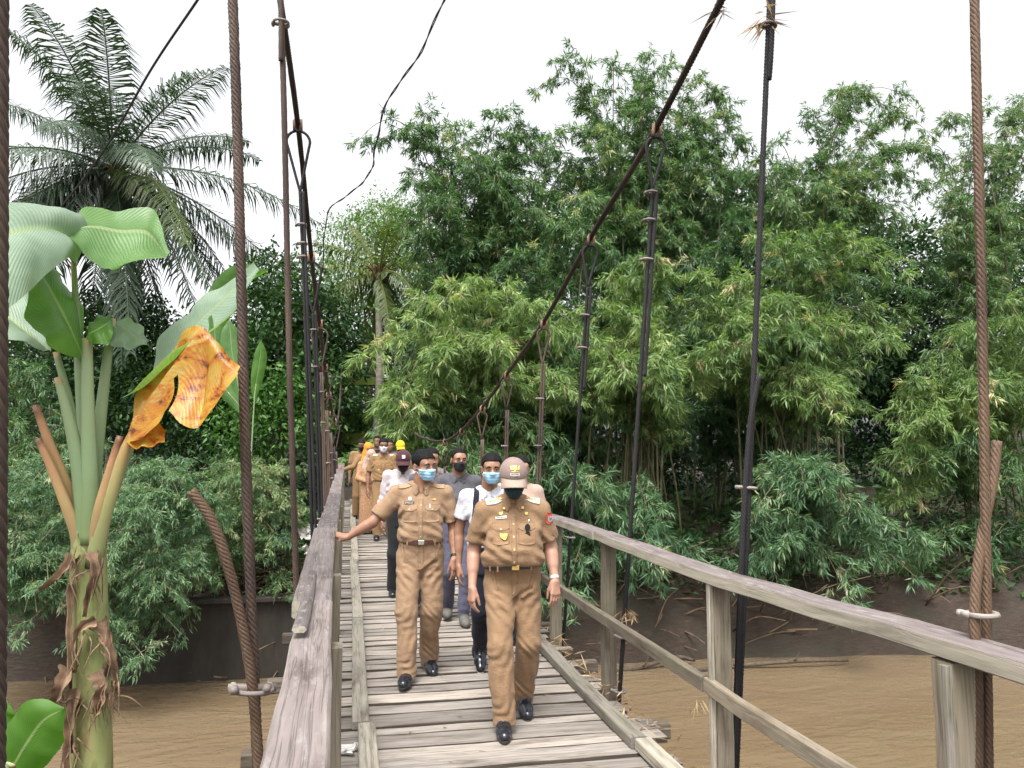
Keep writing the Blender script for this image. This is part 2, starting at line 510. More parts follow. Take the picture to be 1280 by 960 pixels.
# logs floating along the right shore
def log(name, label, a, b_, r):
    b = MB()
    a = np.array(a, float); b_ = np.array(b_, float)
    pts = catmull([a, a * 0.66 + b_ * 0.34 + rng.normal(0, 0.06, 3), a * 0.3 + b_ * 0.7 + rng.normal(0, 0.06, 3), b_], 14)
    b.tube(pts, np.linspace(r, r * 0.45, 14) * rng.uniform(0.85, 1.15, 14), 8)
    for t in (4, 8):
        p = pts[t]
        b.tube(catmull([p, p + [0.1, -0.1, 0.12], p + [0.15, -0.12, 0.28]], 4), [r * 0.4, r * 0.3, r * 0.2, r * 0.1], 5)
    return b.build(name, M['bark'], smooth=True, label=label, cat='log')


log('driftwood_log', 'long thin dark log floating at the right shore', (8.2, 18.2, WATER + 0.04), (12.6, 18.0, WATER + 0.12), 0.07)
log('driftwood_log', 'short dark log stranded against the mud behind the post', (6.6, 18.7, WATER + 0.03), (8.8, 18.9, WATER + 0.10), 0.08)

# ------------------------------------------------------------------ vegetation
def leaf_mesh(P, D, L, W, r, up_j=0.55, fold=0.0):
    """lance leaves: one diamond face each, base P, direction D"""
    n = len(P)
    z = np.array([0, 0, 1.0]) + rng.normal(0, up_j, (n, 3))
    S = norm(np.cross(D, z))
    N = np.cross(S, D)
    L = L[:, None]; W = W[:, None]
    mid = P + D * L * 0.38 - N * W * fold
    V = np.stack([P, mid + S * W * 0.5, P + D * L - np.array([0, 0, 1]) * L * 0.06, mid - S * W * 0.5], 1)
    F = np.arange(n * 4).reshape(-1, 4)
    return V.reshape(-1, 3), F, np.repeat(r, 4)


def culm_path(base, top, droop, n=26, lean=0.62):
    """an arching cane from base to a hanging tip beyond top"""
    base = np.asarray(base, float); top = np.asarray(top, float)
    h = top[2] - base[2]
    out = top - base; out[2] = 0
    o = out / max(np.linalg.norm(out), 0.3)
    reach = max(np.linalg.norm(out), 0.4)
    p1 = base + np.array([0, 0, 1.0]) * h * lean + out * 0.08
    p2 = base + out * 0.55 + np.array([0, 0, 1.0]) * (h * 1.12)
    p3 = top + o * min(droop * 0.8, 1.2) - np.array([0, 0, 1.0]) * droop
    t = np.linspace(0, 1, n)[:, None]
    return (1 - t) ** 3 * base + 3 * (1 - t) ** 2 * t * p1 + 3 * (1 - t) * t * t * p2 + t ** 3 * p3


def culm_leaves(P, t0, ls, bl, dens, tone, pale=0.0):
    """leaf fans on side branches along one cane; returns V,F,rnd and the twigs"""
    L = np.concatenate([[0], np.cumsum(np.linalg.norm(np.diff(P, axis=0), axis=1))])
    n = max(int(L[-1] * (1 - t0) / 0.29), 5)
    q = (t0 + (1 - t0) * np.sort(rng.random(n))) * L[-1]
    C = np.stack([np.interp(q, L, P[:, i]) for i in range(3)], -1)
    T = norm(np.stack([np.interp(q, L, g) for g in np.gradient(P, axis=0).T], -1))
    nb = 3
    t = np.repeat(q / L[-1], nb)
    C = np.repeat(C, nb, 0); T = np.repeat(T, nb, 0)
    m = len(C)
    a = rng.uniform(0, 2 * np.pi, m)
    rad = np.stack([np.cos(a), np.sin(a), 0 * a], -1)
    D = norm(T * rng.uniform(0.2, 1.1, (m, 1)) + rad + np.array([0, 0, 1]) * rng.normal(0.12, 0.35, (m, 1)))
    Lb = (bl * 0.9 * (1.02 - t) ** 0.6 * np.interp(t, [t0, t0 + 0.15, 1], [0.45, 1, 1]) + 0.3) * rng.uniform(0.4, 1.45, m)
    nf = np.maximum((Lb / 0.105 * dens).astype(int), 2)
    bi = np.repeat(np.arange(m), nf)
    s = rng.uniform(0.12, 1.0, len(bi)) ** 0.8
    x = (Lb[bi] * s)[:, None]
    dr = 0.33
    A = C[bi] + D[bi] * x - np.array([0, 0, 1]) * (x ** 2) * dr
    tw = norm(D[bi] - np.array([0, 0, 1]) * 2 * dr * x + rng.normal(0, 0.55, (len(bi), 3)))
    nl = 6
    li = np.repeat(np.arange(len(bi)), nl)
    d = norm(tw[li] + rng.normal(0, 0.5, (len(li), 3)) + np.array([0, 0, -0.48]))
    l = rng.uniform(0.15, 0.34, len(li)) * ls
    w = l * rng.uniform(0.105, 0.15, len(li)) + 0.008
    bt = np.clip(tone + rng.normal(0, 0.12, m), 0, 0.92)
    bt = np.where(rng.random(m) < 0.02 + pale, 1.0, bt)
    r = np.clip(bt[bi][li] + rng.normal(0, 0.10, len(li)) + np.where(rng.random(len(li)) < 0.02 + pale, 0.5, 0), 0, 1)
    base = A[li] + d * 0.02 + rng.normal(0, 0.03, (len(li), 3))
    V, F, rr = leaf_mesh(base, d, l, w, r)
    twigs = [(C[i], C[i] + D[i] * Lb[i] * 0.5 - np.array([0, 0, 1]) * (Lb[i] * 0.5) ** 2 * dr, C[i] + D[i] * Lb[i] - np.array([0, 0, 1]) * Lb[i] ** 2 * dr) for i in range(0, m, 3)]
    return V, F, rr, twigs


def clump(name, label, cat, bpx, bY, tops, mat, ls=1.0, bl=1.5, dens=1.0, tone=0.5, droop=1.6, extra=0, t0=0.22, spread=0.8, group=None, cane_r=0.045, lean=0.62, bz=None, lowfill=0.0):
    """a stand of bamboo; tops are where its plumes peak, (px, py, distance)"""
    bx = at(bpx, 578, bY)[0]
    z0 = float(ground_h(bx, bY)) if bz is None else bz
    e = thing(name, label, cat, (bx, bY, z0), 0, group)
    base = np.array([bx, bY, z0])
    pts = [at(*t) for t in tops]
    for i in range(extra):
        a, c = random.sample(pts, 2)
        u = rng.random()
        p = a * u + c * (1 - u)
        p = p + rng.normal(0, 0.5, 3)
        p[2] -= rng.uniform(0.0, 0.25 + lowfill) * (p[2] - z0)
        pts.append(p)
    fol = MB()
    for p in pts:
        bb = base + np.array([rng.normal(0, spread), rng.normal(0, spread * 0.5), -0.15])
        P = culm_path(bb, p, droop * rng.uniform(0.6, 1.3), lean=lean)
        V, F, r, tw = culm_leaves(P, t0 * rng.uniform(0.7, 1.3), ls, bl, dens, tone + rng.normal(0, 0.1))
        fol.add(V - base, F, None, r)
        cb = MB()
        cb.tube(P - base, np.linspace(cane_r, 0.008, len(P)) * rng.uniform(0.8, 1.1), 6)
        for t in tw:
            cb.tube(np.array(t) - base, [0.009, 0.006, 0.003], 4, caps=False)
        cb.build('cane', M['cane'], e, smooth=True)
    fol.build('foliage', M[mat], e)
    return e


GB = 'bamboo stands on the far right bank'
clump('bamboo_clump', 'tall dark green bamboo with a thin tuft leaning left over the palm', 'bamboo', 585, 26.5,
      [(492, 120, 26), (515, 135, 26), (545, 130, 26.5), (565, 118, 27), (600, 140, 27), (640, 150, 27), (665, 180, 27), (530, 200, 25), (560, 215, 24.5), (620, 200, 25), (660, 230, 25), (520, 260, 25), (620, 118, 27), (655, 135, 27), (690, 165, 27), (580, 165, 26), (640, 190, 26), (700, 200, 26.5)],
      'bamboo_green', extra=8, tone=0.45, group=GB)
clump('bamboo_clump', 'bright yellow green bamboo mound in front, nearest the bridge walkers', 'bamboo', 612, 22.6,
      [(500, 370, 20.5), (535, 330, 20.5), (575, 318, 20.5), (610, 310, 20.5), (650, 320, 21), (690, 345, 21), (515, 440, 20), (560, 400, 19.8), (620, 390, 19.8), (490, 480, 20.5), (680, 420, 20)],
      'bamboo_yellow', extra=8, tone=0.50, bl=1.3, droop=1.9, group=GB, lowfill=0.1, t0=0.36)
clump('bamboo_clump', 'highest bamboo in the grove, rising behind the main cable', 'bamboo', 790, 27,
      [(702, 72, 27), (735, 52, 27), (765, 62, 27), (800, 60, 27.5), (835, 66, 27.5), (870, 80, 28), (895, 100, 28), (915, 140, 28), (720, 130, 26), (770, 140, 25.5), (830, 150, 26), (880, 190, 26), (740, 210, 25), (700, 190, 26.5), (908, 130, 28), (930, 190, 28), (860, 120, 27), (800, 110, 26.5), (950, 215, 27.5)],
      'bamboo_green', extra=10, tone=0.55, group=GB)
clump('bamboo_clump', 'yellow green bamboo plume between the second and third right ropes', 'bamboo', 800, 22.8,
      [(740, 350, 21), (770, 315, 21), (810, 300, 21), (845, 305, 21), (872, 340, 21), (760, 400, 20.2), (820, 390, 20), (860, 420, 20.5), (730, 420, 21)],
      'bamboo_yellow', extra=7, tone=0.42, bl=1.2, group=GB, lowfill=0.05, t0=0.42)
clump('bamboo_clump', 'bamboo with a feathery top hooking right against the white sky', 'bamboo', 1010, 27.5,
      [(955, 205, 27), (985, 160, 27), (1020, 125, 27.5), (1050, 98, 27.5), (1085, 92, 28), (1120, 98, 28), (1145, 125, 28.5), (980, 230, 26), (1030, 210, 26), (1080, 190, 26.5), (1110, 230, 27), (935, 200, 27.5), (965, 180, 28), (1000, 170, 28), (1150, 170, 28), (1130, 200, 27)],
      'bamboo_green', extra=8, tone=0.6, bl=1.3, dens=0.9, group=GB)
clump('bamboo_clump', 'large pale green bamboo mound behind the near right rope', 'bamboo', 1000, 22.6,
      [(905, 345, 20.6), (930, 300, 20.8), (960, 262, 21), (1000, 255, 21), (1040, 262, 21), (1075, 290, 21), (1100, 345, 21), (940, 380, 19.8), (1000, 350, 19.8), (1060, 370, 20), (890, 410, 20.5), (1020, 430, 19.5)],
      'bamboo_yellow', extra=9, tone=0.40, bl=1.4, droop=2.0, group=GB, lowfill=0.05, t0=0.42)
clump('bamboo_clump', 'sparse see-through bamboo whose tips let the sky show', 'bamboo', 1235, 27.5,
      [(1175, 165, 27), (1200, 130, 27), (1240, 125, 27.5), (1275, 115, 27.5), (1310, 110, 28), (1185, 230, 26.5), (1260, 180, 27), (1350, 130, 28), (1215, 170, 27.5), (1165, 215, 27), (1290, 190, 27), (1230, 240, 26.5), (1195, 260, 26)],
      'bamboo_green', extra=4, tone=0.62, bl=1.15, dens=0.75, t0=0.32, group=GB)
clump('bamboo_clump', 'yellowish bamboo fans at the edge of view behind the rusty rope', 'bamboo', 1260, 21.8,
      [(1135, 430, 20), (1165, 390, 20), (1200, 360, 20), (1245, 350, 20), (1290, 345, 20), (1335, 370, 20), (1160, 470, 19.3), (1230, 440, 19), (1300, 450, 19)],
      'bamboo_yellow', extra=7, tone=0.4, bl=1.4, droop=2.1, group=GB, lowfill=0.05, t0=0.40)
clump('bamboo_clump', 'low green bamboo drooping over the mud above the middle post', 'bamboo', 1010, 21.4,
      [(945, 610, 18.8), (965, 570, 18.8), (1000, 555, 18.6), (1040, 570, 18.6), (1070, 600, 18.8), (985, 630, 18.2), (930, 660, 18.8), (1095, 650, 18.8), (1040, 650, 18.3)],
      'bamboo_blue', extra=4, tone=0.5, bl=1.0, droop=1.7, group=GB, lean=0.9, cane_r=0.025, lowfill=0.15)
clump('bamboo_clump', 'shaded bamboo low behind the capped man, hanging to the rail', 'bamboo', 720, 21.8,
      [(670, 560, 20.2), (700, 545, 19.9), (735, 560, 19.7), (765, 590, 19.7), (800, 570, 20), (720, 640, 19.4), (690, 640, 19.4), (850, 640, 20), (780, 650, 19.8)],
      'bamboo_blue', extra=2, tone=0.42, bl=0.9, droop=1.7, group=GB, lean=0.85, cane_r=0.03, lowfill=0.1)
clump('bamboo_clump', 'dense green bamboo right behind the queue on the bridge', 'bamboo', 560, 22.6,
      [(485, 500, 21), (510, 470, 20.8), (550, 480, 20.6), (590, 510, 20.4), (620, 540, 20.4), (640, 480, 20.6)],
      'bamboo_green', extra=7, tone=0.45, bl=1.2, group=GB, lowfill=0.3)
clump('bamboo_clump', 'mid green bamboo low under the yellow fans at the right edge', 'bamboo', 1230, 21.0,
      [(1160, 540, 19.4), (1210, 525, 19.4), (1290, 540, 19.4), (1340, 560, 19.4), (1150, 640, 19.4), (1240, 640, 19.2)],
      'bamboo_green', extra=1, tone=0.45, bl=1.1, droop=1.5, group=GB, lean=0.85, cane_r=0.03, lowfill=0.2)
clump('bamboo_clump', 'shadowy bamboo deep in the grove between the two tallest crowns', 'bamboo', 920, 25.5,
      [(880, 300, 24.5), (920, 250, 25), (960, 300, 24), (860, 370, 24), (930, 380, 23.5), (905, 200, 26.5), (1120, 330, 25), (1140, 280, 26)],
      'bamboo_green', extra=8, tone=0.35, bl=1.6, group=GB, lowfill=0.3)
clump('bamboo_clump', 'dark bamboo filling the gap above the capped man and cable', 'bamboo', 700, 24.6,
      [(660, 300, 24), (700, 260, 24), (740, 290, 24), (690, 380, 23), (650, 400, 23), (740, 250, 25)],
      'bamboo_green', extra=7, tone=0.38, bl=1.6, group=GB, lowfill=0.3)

GL = 'bamboo thickets on the far left bank'
clump('bamboo_thicket', 'fine leaved bamboo mound spilling down the wall behind the banana stem', 'bamboo', 190, 21.0,
      [(95, 600, 18.6), (130, 575, 18.6), (175, 560, 18.5), (215, 565, 18.5), (250, 590, 18.6), (150, 640, 18.0), (200, 650, 17.9), (240, 660, 18.2), (195, 705, 18.3)],
      'bamboo_blue', ls=0.46, bl=0.8, dens=2.2, tone=0.58, droop=1.3, extra=14, group=GL, lean=1.0, cane_r=0.02, bz=-1.5, lowfill=0.3, t0=0.4)
clump('bamboo_thicket', 'fine leaved bamboo mound lowest at the far left edge', 'bamboo', 40, 21.0,
      [(-30, 600, 18.4), (10, 560, 18.4), (50, 560, 18.4), (85, 590, 18.6), (0, 640, 18), (60, 645, 18), (-60, 640, 18)],
      'bamboo_blue', ls=0.48, bl=0.8, dens=2.1, tone=0.5, droop=1.1, extra=12, group=GL, lean=1.0, cane_r=0.02, bz=-1.5, lowfill=0.3, t0=0.4)
clump('bamboo_thicket', 'fine leaved green bamboo nearest the bridge, behind the cut rope end', 'bamboo', 320, 22.0,
      [(265, 585, 20), (290, 570, 20), (325, 575, 20), (355, 590, 20.2), (372, 620, 20.6), (300, 620, 19.6), (340, 640, 19.9)],
      'bamboo_green', ls=0.48, bl=0.75, dens=2.1, tone=0.62, droop=0.9, extra=11, group=GL, lean=1.0, cane_r=0.02, bz=-1.4, lowfill=0.3, t0=0.4)
clump('bamboo_thicket', 'taller soft green bamboo at the far left edge under the palm', 'bamboo', 20, 24.0,
      [(-40, 450, 23), (0, 440, 23), (40, 450, 23), (70, 480, 23), (20, 500, 22), (90, 520, 22), (60, 540, 21.5), (-30, 520, 22)],
      'bamboo_green', ls=0.85, bl=1.1, dens=1.2, tone=0.5, extra=9, group=GL, lean=0.8, bz=-1.0, lowfill=0.4)


def tree(label, base, blobs, mat, leaf=0.2, per=900, trunk_r=0.2, group=None, name='broadleaf_tree', tone=0.5, droop=0.0, lw=0.5):
    """trunk, limbs and a crown of leaves in clumps; blobs = (centre, radius)"""
    base = np.asarray(base, float)
    e = thing(name, label, 'tree', base, 0, group)
    tb = MB()
    cs = [np.asarray(c, float) for c, r in blobs]
    top = np.mean(cs, 0)
    fork = base * 0.55 + np.array([top[0], top[1], top[2]]) * 0.45
    tb.tube(catmull([base - [0, 0, 0.3], base * 0.7 + fork * 0.3 + rng.normal(0, 0.08, 3), fork, top], 14) - base, np.linspace(trunk_r, trunk_r * 0.35, 14), 9)
    for c in cs:
        f = fork + (top - fork) * rng.uniform(0, 0.6)
        tb.tube(catmull([f, (f + c) / 2 + np.array([0, 0, 0.25]), c], 8) - base, np.linspace(trunk_r * 0.42, 0.02, 8), 6)
    tb.build('trunk', M['bark'], e, smooth=True)
    cb = MB()
    for c, r in zip(cs, [b_[1] for b_ in blobs]):
        # each blob is many small sprays near its shell, with hollows between
        ns = max(int(per * r * r / 16), 10)
        u = norm(rng.normal(0, 1, (ns, 3)))
        lump = 1 + 0.22 * np.sin(u[:, 0] * 5 + c[0]) * np.cos(u[:, 1] * 4.3 + c[2]) + rng.normal(0, 0.08, ns)
        rad = r * lump * rng.uniform(0.55, 1.02, ns)
        sp = c + u * rad[:, None] * np.array([1, 1, 0.85])
        nl = 16
        i = np.repeat(np.arange(ns), nl)
        P = sp[i] + rng.normal(0, leaf * 1.1, (len(i), 3))
        d = norm(u[i] * 0.6 + rng.normal(0, 0.65, (len(i), 3)) + np.array([0, 0, -0.25 - droop]))
        l = leaf * rng.uniform(0.7, 1.3, len(i))
        tn = np.clip(tone + rng.normal(0, 0.16, ns)[i] + rng.normal(0, 0.1, len(i)), 0, 1)
        V, F, rr = leaf_mesh(P, d, l, l * lw, tn, 0.5, 0.15)
        cb.add(V - base, F, None, rr)
    cb.build('crown', M[mat], e)
    return e


def gpt(px, Y):
    x = at(px, 578, Y)[0]
    return (x, Y, float(ground_h(x, Y)))


GT = 'trees behind the river bank'
def B(*l):
    return [(at(px, py, Y), r) for px, py, Y, r in l]


tree('dark broadleaf tree right behind the left hanging ropes', gpt(345, 27), B((330, 400, 27, 1.7), (365, 370, 27, 1.6), (400, 410, 27.5, 1.5), (350, 450, 26.5, 1.7), (310, 470, 26.5, 1.5), (390, 480, 26.5, 1.5), (420, 440, 28, 1.3), (340, 345, 28, 1.2)), 'tree_leaf', 0.2, group=GT)
tree('bright green low tree between banana leaf and ropes', gpt(335, 25), B((320, 510, 25, 1.0), (350, 490, 25, 1.0), (385, 520, 25, 0.9), (300, 540, 24.5, 1.0), (345, 540, 24.5, 1.0)), 'tree_leaf_mid', 0.19, per=800, trunk_r=0.12, group=GT)
tree('leafy shrub tree beside the far end of the bridge', gpt(420, 31), B((415, 540, 31, 1.3), (440, 500, 31, 1.3), (400, 500, 31, 1.2), (455, 545, 31, 1.1), (430, 575, 30.5, 1.1), (475, 560, 31, 1.0)), 'tree_leaf_mid', 0.2, per=800, trunk_r=0.13, group=GT)
tree('olive feathery tree crowding the slim palm trunk', gpt(450, 36), B((430, 310, 36, 1.7), (470, 290, 36, 1.6), (510, 300, 36, 1.6), (450, 350, 35, 1.6), (500, 350, 35, 1.6), (420, 370, 36, 1.4), (540, 320, 35, 1.6), (480, 270, 37, 1.3), (520, 270, 36, 1.3)), 'tree_leaf_olive', 0.2, droop=0.3, trunk_r=0.22, group=GT, lw=0.3)
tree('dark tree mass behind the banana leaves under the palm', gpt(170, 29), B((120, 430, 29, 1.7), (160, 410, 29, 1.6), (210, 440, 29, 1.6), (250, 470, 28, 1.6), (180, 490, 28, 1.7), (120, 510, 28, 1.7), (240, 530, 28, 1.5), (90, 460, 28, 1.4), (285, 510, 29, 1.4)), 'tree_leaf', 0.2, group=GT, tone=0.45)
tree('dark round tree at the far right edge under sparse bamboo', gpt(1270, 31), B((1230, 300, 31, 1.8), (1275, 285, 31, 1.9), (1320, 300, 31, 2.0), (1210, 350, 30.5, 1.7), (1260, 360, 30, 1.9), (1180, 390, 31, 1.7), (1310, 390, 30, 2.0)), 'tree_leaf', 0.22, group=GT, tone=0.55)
tree('dim tree seen low through the gap beside the palm trunk', gpt(455, 44), B((400, 480, 44, 2.5), (450, 440, 44, 2.4), (500, 470, 44, 2.4), (350, 510, 44, 2.5), (420, 540, 44, 2.4), (480, 540, 43, 2.3), (540, 440, 44, 2.6)), 'tree_leaf', 0.28, per=420, group=GT, tone=0.5)
tree('large dim tree far behind the left thicket', gpt(230, 42), B((60, 470, 42, 2.6), (120, 500, 42, 2.6), (190, 520, 42, 2.6), (260, 540, 42, 2.4), (310, 500, 42, 2.4), (0, 440, 42, 2.5), (340, 440, 43, 2.4), (-60, 420, 42, 2.6)), 'tree_leaf', 0.28, per=420, group=GT, tone=0.45)
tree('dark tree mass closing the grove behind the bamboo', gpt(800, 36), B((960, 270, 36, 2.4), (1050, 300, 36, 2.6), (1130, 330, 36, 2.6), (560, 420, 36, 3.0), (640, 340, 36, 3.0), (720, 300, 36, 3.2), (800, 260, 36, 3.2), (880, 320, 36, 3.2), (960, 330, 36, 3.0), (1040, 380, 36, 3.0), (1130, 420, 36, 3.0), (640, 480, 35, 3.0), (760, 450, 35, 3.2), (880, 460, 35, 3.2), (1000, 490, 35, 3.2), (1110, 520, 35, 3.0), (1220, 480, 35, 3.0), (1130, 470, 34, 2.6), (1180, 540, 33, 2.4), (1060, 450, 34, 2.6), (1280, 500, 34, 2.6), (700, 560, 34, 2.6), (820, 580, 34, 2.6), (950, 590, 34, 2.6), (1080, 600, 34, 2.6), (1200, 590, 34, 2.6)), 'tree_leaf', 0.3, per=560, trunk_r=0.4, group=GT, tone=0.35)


def palm(label, base, crown, nfr, length, mat, yellow=(), seed=3, trunk_r=0.17, nuts=True, dense=86):
    r0 = np.random.default_rng(seed)
    base = np.asarray(base, float); crown = np.asarray(crown, float)
    e = thing('coconut_palm', label, 'palm tree', base)
    tb = MB()
    mid = (base + crown) / 2 + np.array([0.25, 0, 0])
    P = catmull([base - [0, 0, 0.3], mid, crown], 60)
    rr = np.interp(np.linspace(0, 1, 60), [0, 0.1, 1], [trunk_r * 1.5, trunk_r, trunk_r * 0.75]) * (1 + 0.06 * (np.arange(60) % 2))
    tb.tube(P - base, rr, 12)
    tb.build('trunk', M['palm_bark'], e, smooth=True)
    fb = MB()
    for i in range(26):
        a = r0.uniform(0, 6.28); el = r0.uniform(-0.3, 1.2)
        d = np.array([math.cos(a) * math.cos(el), math.sin(a) * math.cos(el), math.sin(el)])
        fb.tube(catmull([crown - [0, 0, 0.3], crown + d * 0.35, crown + d * 0.75 - [0, 0, 0.1]], 5) - base, [0.09, 0.07, 0.05, 0.03, 0.01], 5)
    fb.build('crown_fibre', M['fibre'], e, smooth=True)
    if nuts:
        for i in range(8):
            a = i * 0.8 + 0.3
            nb = MB(); nb.ball(crown + np.array([math.cos(a) * 0.36, math.sin(a) * 0.36, -0.30 - 0.12 * (i % 3)]) - base, (0.12, 0.12, 0.15), 10, 8)
            nb.build('coconut', M['coconut'], e, smooth=True)
    for i in range(nfr):
        a = i * 2.39996 + r0.normal(0, 0.3)
        u = i / (nfr - 1)
        el = R(78 - 122 * u ** 0.62 + r0.normal(0, 9))
        Lf = length * (0.72 + 0.28 * math.sin(math.pi * min(u + 0.25, 1))) * r0.uniform(0.92, 1.08)
        h = np.array([math.cos(a), math.sin(a), 0])
        n = 22
        t = np.linspace(0, 1, n)
        sag = (0.24 + 0.40 * u) * Lf * r0.uniform(0.8, 1.25)
        C = crown + h * (Lf * t * math.cos(el))[:, None] + np.array([0, 0, 1]) * (Lf * t * math.sin(el) - sag * t ** 2.2)[:, None]
        fb = MB()
        fb.tube(C - base, np.linspace(0.045, 0.008, n), 5, rnd=0.8)
        T, S, N = frames(C)
        m = dense
        q = np.linspace(0.10, 0.99, m)
        idx = q * (n - 1)
        def samp(A):
            return np.stack([np.interp(idx, np.arange(n), A[:, c_]) for c_ in range(3)], -1)
        cc, tt, ss, nn = samp(C), samp(T), samp(S), samp(N)
        ll = 0.20 * length * np.sin(np.pi * np.clip(q * 0.82 + 0.14, 0, 1)) ** 0.8 * r0.uniform(0.85, 1.1, m)
        tone = np.clip((0.42 + r0.normal(0, 0.1)) + r0.normal(0, 0.07, m), 0, 1)
        for sg in (-1, 1):
            d0 = norm(ss * sg + tt * 0.55 + nn * (0.25 - 0.5 * u) + np.array([0, 0, -0.3 - 0.45 * u]) + r0.normal(0, 0.2, (m, 3)))
            p0 = cc
            p1 = cc + d0 * ll[:, None] * 0.55
            d1 = norm(d0 + np.array([0, 0, -1.1]))
            p2 = p1 + d1 * ll[:, None] * 0.5
            wv = norm(np.cross(d0, nn + 1e-3)) * 0.028
            V = np.stack([p0 - wv * 0.5, p0 + wv * 0.5, p1 + wv, p1 - wv, p2], 1).reshape(-1, 3) - base
            k5 = np.arange(m)[:, None] * 5
            fb.add(V, (k5 + np.array([[0, 1, 2, 3]])), None, np.repeat(tone, 5))
            fb.loops.append((k5 + np.array([[3, 2, 4]]) + fb.n - 5 * m).reshape(-1)); fb.tot.append(np.full(m, 3))
        fb.build('frond', M['palm_yellow' if i in yellow else mat], e)
    return e


palm('tall coconut palm with dark drooping fronds behind the banana leaves', gpt(136, 29), at(142, 210, 28.5), 40, 6.9, 'palm_leaf', seed=5, yellow=(23,))
palm('slim pale trunked palm behind the bridge, crown half hidden', gpt(459, 29.5), at(473, 345, 29.5), 20, 3.4, 'palm_yellow', seed=9, nuts=False, dense=44)

b = MB()
n = 26000
ux = rng.uniform(-14, 26, n); ud = rng.gamma(1.6, 2.2, n) + np.where(ux > 1, 0.9, 0.9)
uy = shore(ux) + ud
uz = ground_h(ux, uy) + rng.uniform(0, 1, n) ** 1.5 * (0.25 + 0.9 * np.clip(np.sin(ux * 1.3 + uy) * 0.5 + 0.5, 0.1, 1))
ux2 = rng.uniform(-30, -0.8, 34000); uy2 = rng.uniform(23.5, 42, 34000)
ux = np.concatenate([ux, ux2]); uy = np.concatenate([uy, uy2])
uz = np.concatenate([uz, ground_h(ux2, uy2) + rng.uniform(0, 1, 34000) ** 1.3 * (0.9 + 1.5 * np.clip(np.sin(ux2 * 1.1 + uy2 * 0.7) * 0.5 + 0.5, 0.1, 1))])
keep = (np.abs(ux - 0.9) > 1.6) | (uy < 0)
P = np.stack([ux, uy, uz], -1)[keep]
D = norm(rng.normal(0, 1, P.shape) * [1, 1, 0.5] + [0, -0.2, 0.1])
l = rng.uniform(0.14, 0.34, len(P)) * np.where(P[:, 1] > 26, 1.7, 1.0)
V, F, r = leaf_mesh(P, D, l, l * rng.uniform(0.2, 0.5, len(P)), rng.random(len(P)) * 0.8, 0.6)
b.add(V, F, None, r)
b.build('undergrowth', M['tree_leaf'], label='dark leafy undergrowth covering the river banks under the bamboo', cat='undergrowth', kind='stuff')

# dead canes leaning over the mud from the bamboo
b = MB()
for _ in range(34):
    x = rng.uniform(4.5, 19); y = float(shore(x)) + rng.uniform(0.4, 2.2)
    p = np.array([x, y, float(ground_h(x, y)) - 0.1])
    d = np.array([rng.normal(0, 1.0), rng.normal(-0.7, 0.6), rng.uniform(0.2, 1.3)]) * rng.uniform(0.7, 1.7)
    b.tube(catmull([p, p + d * 0.5 + [0, 0, 0.1], p + d - [0, 0, 0.25]], 8), np.linspace(0.028, 0.008, 8), 5)
b.build('dead_canes', M['stick'], smooth=True, label='dead bamboo canes leaning over the mud on the right bank', cat='debris', kind='stuff')
# ------------------------------------------------------------------ the footbridge
bridge = thing('footbridge', 'weathered timber hanging footbridge with plank deck and rails on wire ropes', 'footbridge', (0.9, 0.5, 0.0))
BO = np.array([0.9, 0.5, 0.0])
END = 33.0


def bb_(b, name, mat, smooth=False, parent=None, label=None):
    o = b.build(name, mat, parent or bridge, smooth=smooth, label=label)
    if parent is None:
        o.location = -BO
    return o


# deck planks
b = MB()
y = 0.35
while y < END:
    w = rng.uniform(0.10, 0.22)
    z = float(deckz(y + w / 2)) - 0.022 + rng.normal(0, 0.003)
    x0 = -0.10 + rng.uniform(-0.05, 0.05); x1 = 1.86 + rng.uniform(-0.12, 0.10)
    xs = np.linspace(x0, x1, 8)
    sk = rng.normal(0, 0.006)
    P = np.stack([xs, y + w / 2 + sk * (xs - 0.9) + rng.normal(0, 0.0025, 8), z + rng.normal(0, 0.002, 8)], -1)
    b.board(P, w, 0.036, ch=0.003, rnd=np.clip(rng.normal(0.5, 0.26), 0, 1))
    y += w + rng.choice([rng.uniform(0.008, 0.02), rng.uniform(0.024, 0.045)])
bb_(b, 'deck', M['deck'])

# long bearers and cross beams under the deck
ys = np.linspace(0.2, END, 40)
for x in (0.1, 1.65):
    b = MB()
    b.board(np.stack([0 * ys + x, ys, deckz(ys) - 0.125], -1), 0.10, 0.16, ch=0.01)
    bb_(b, 'bearer', M['beam'])
HY = [2.1, 3.72, 5.3, 6.9, 8.45, 10.0, 11.5, 13.1, 14.7, 16.3, 17.9, 19.5, 21.1, 22.7]
for yy in HY:
    b = MB()
    z = float(deckz(yy)) - 0.26
    b.bar((-0.62, yy, z), (2.25, yy, z), 0.10, 0.11, ch=0.012, n=4, jit=0.004)
    bb_(b, 'cross_beam', M['beam'])

# kerb boards lying on the planks
def kerb(x, w, t, segs, mat, dx):
    for (y0, y1, o0, o1) in segs:
        yy = np.linspace(y0, y1, max(int((y1 - y0) / 0.4), 3))
        b = MB()
        P = np.stack([x + np.linspace(o0, o1, len(yy)) + dx(yy), yy, deckz(yy) + t / 2 + 0.004 + 0.006 * np.sin(yy * 2.1)], -1)
        b.board(P, w, t, ch=0.006)
        bb_(b, 'kerb_board', mat)


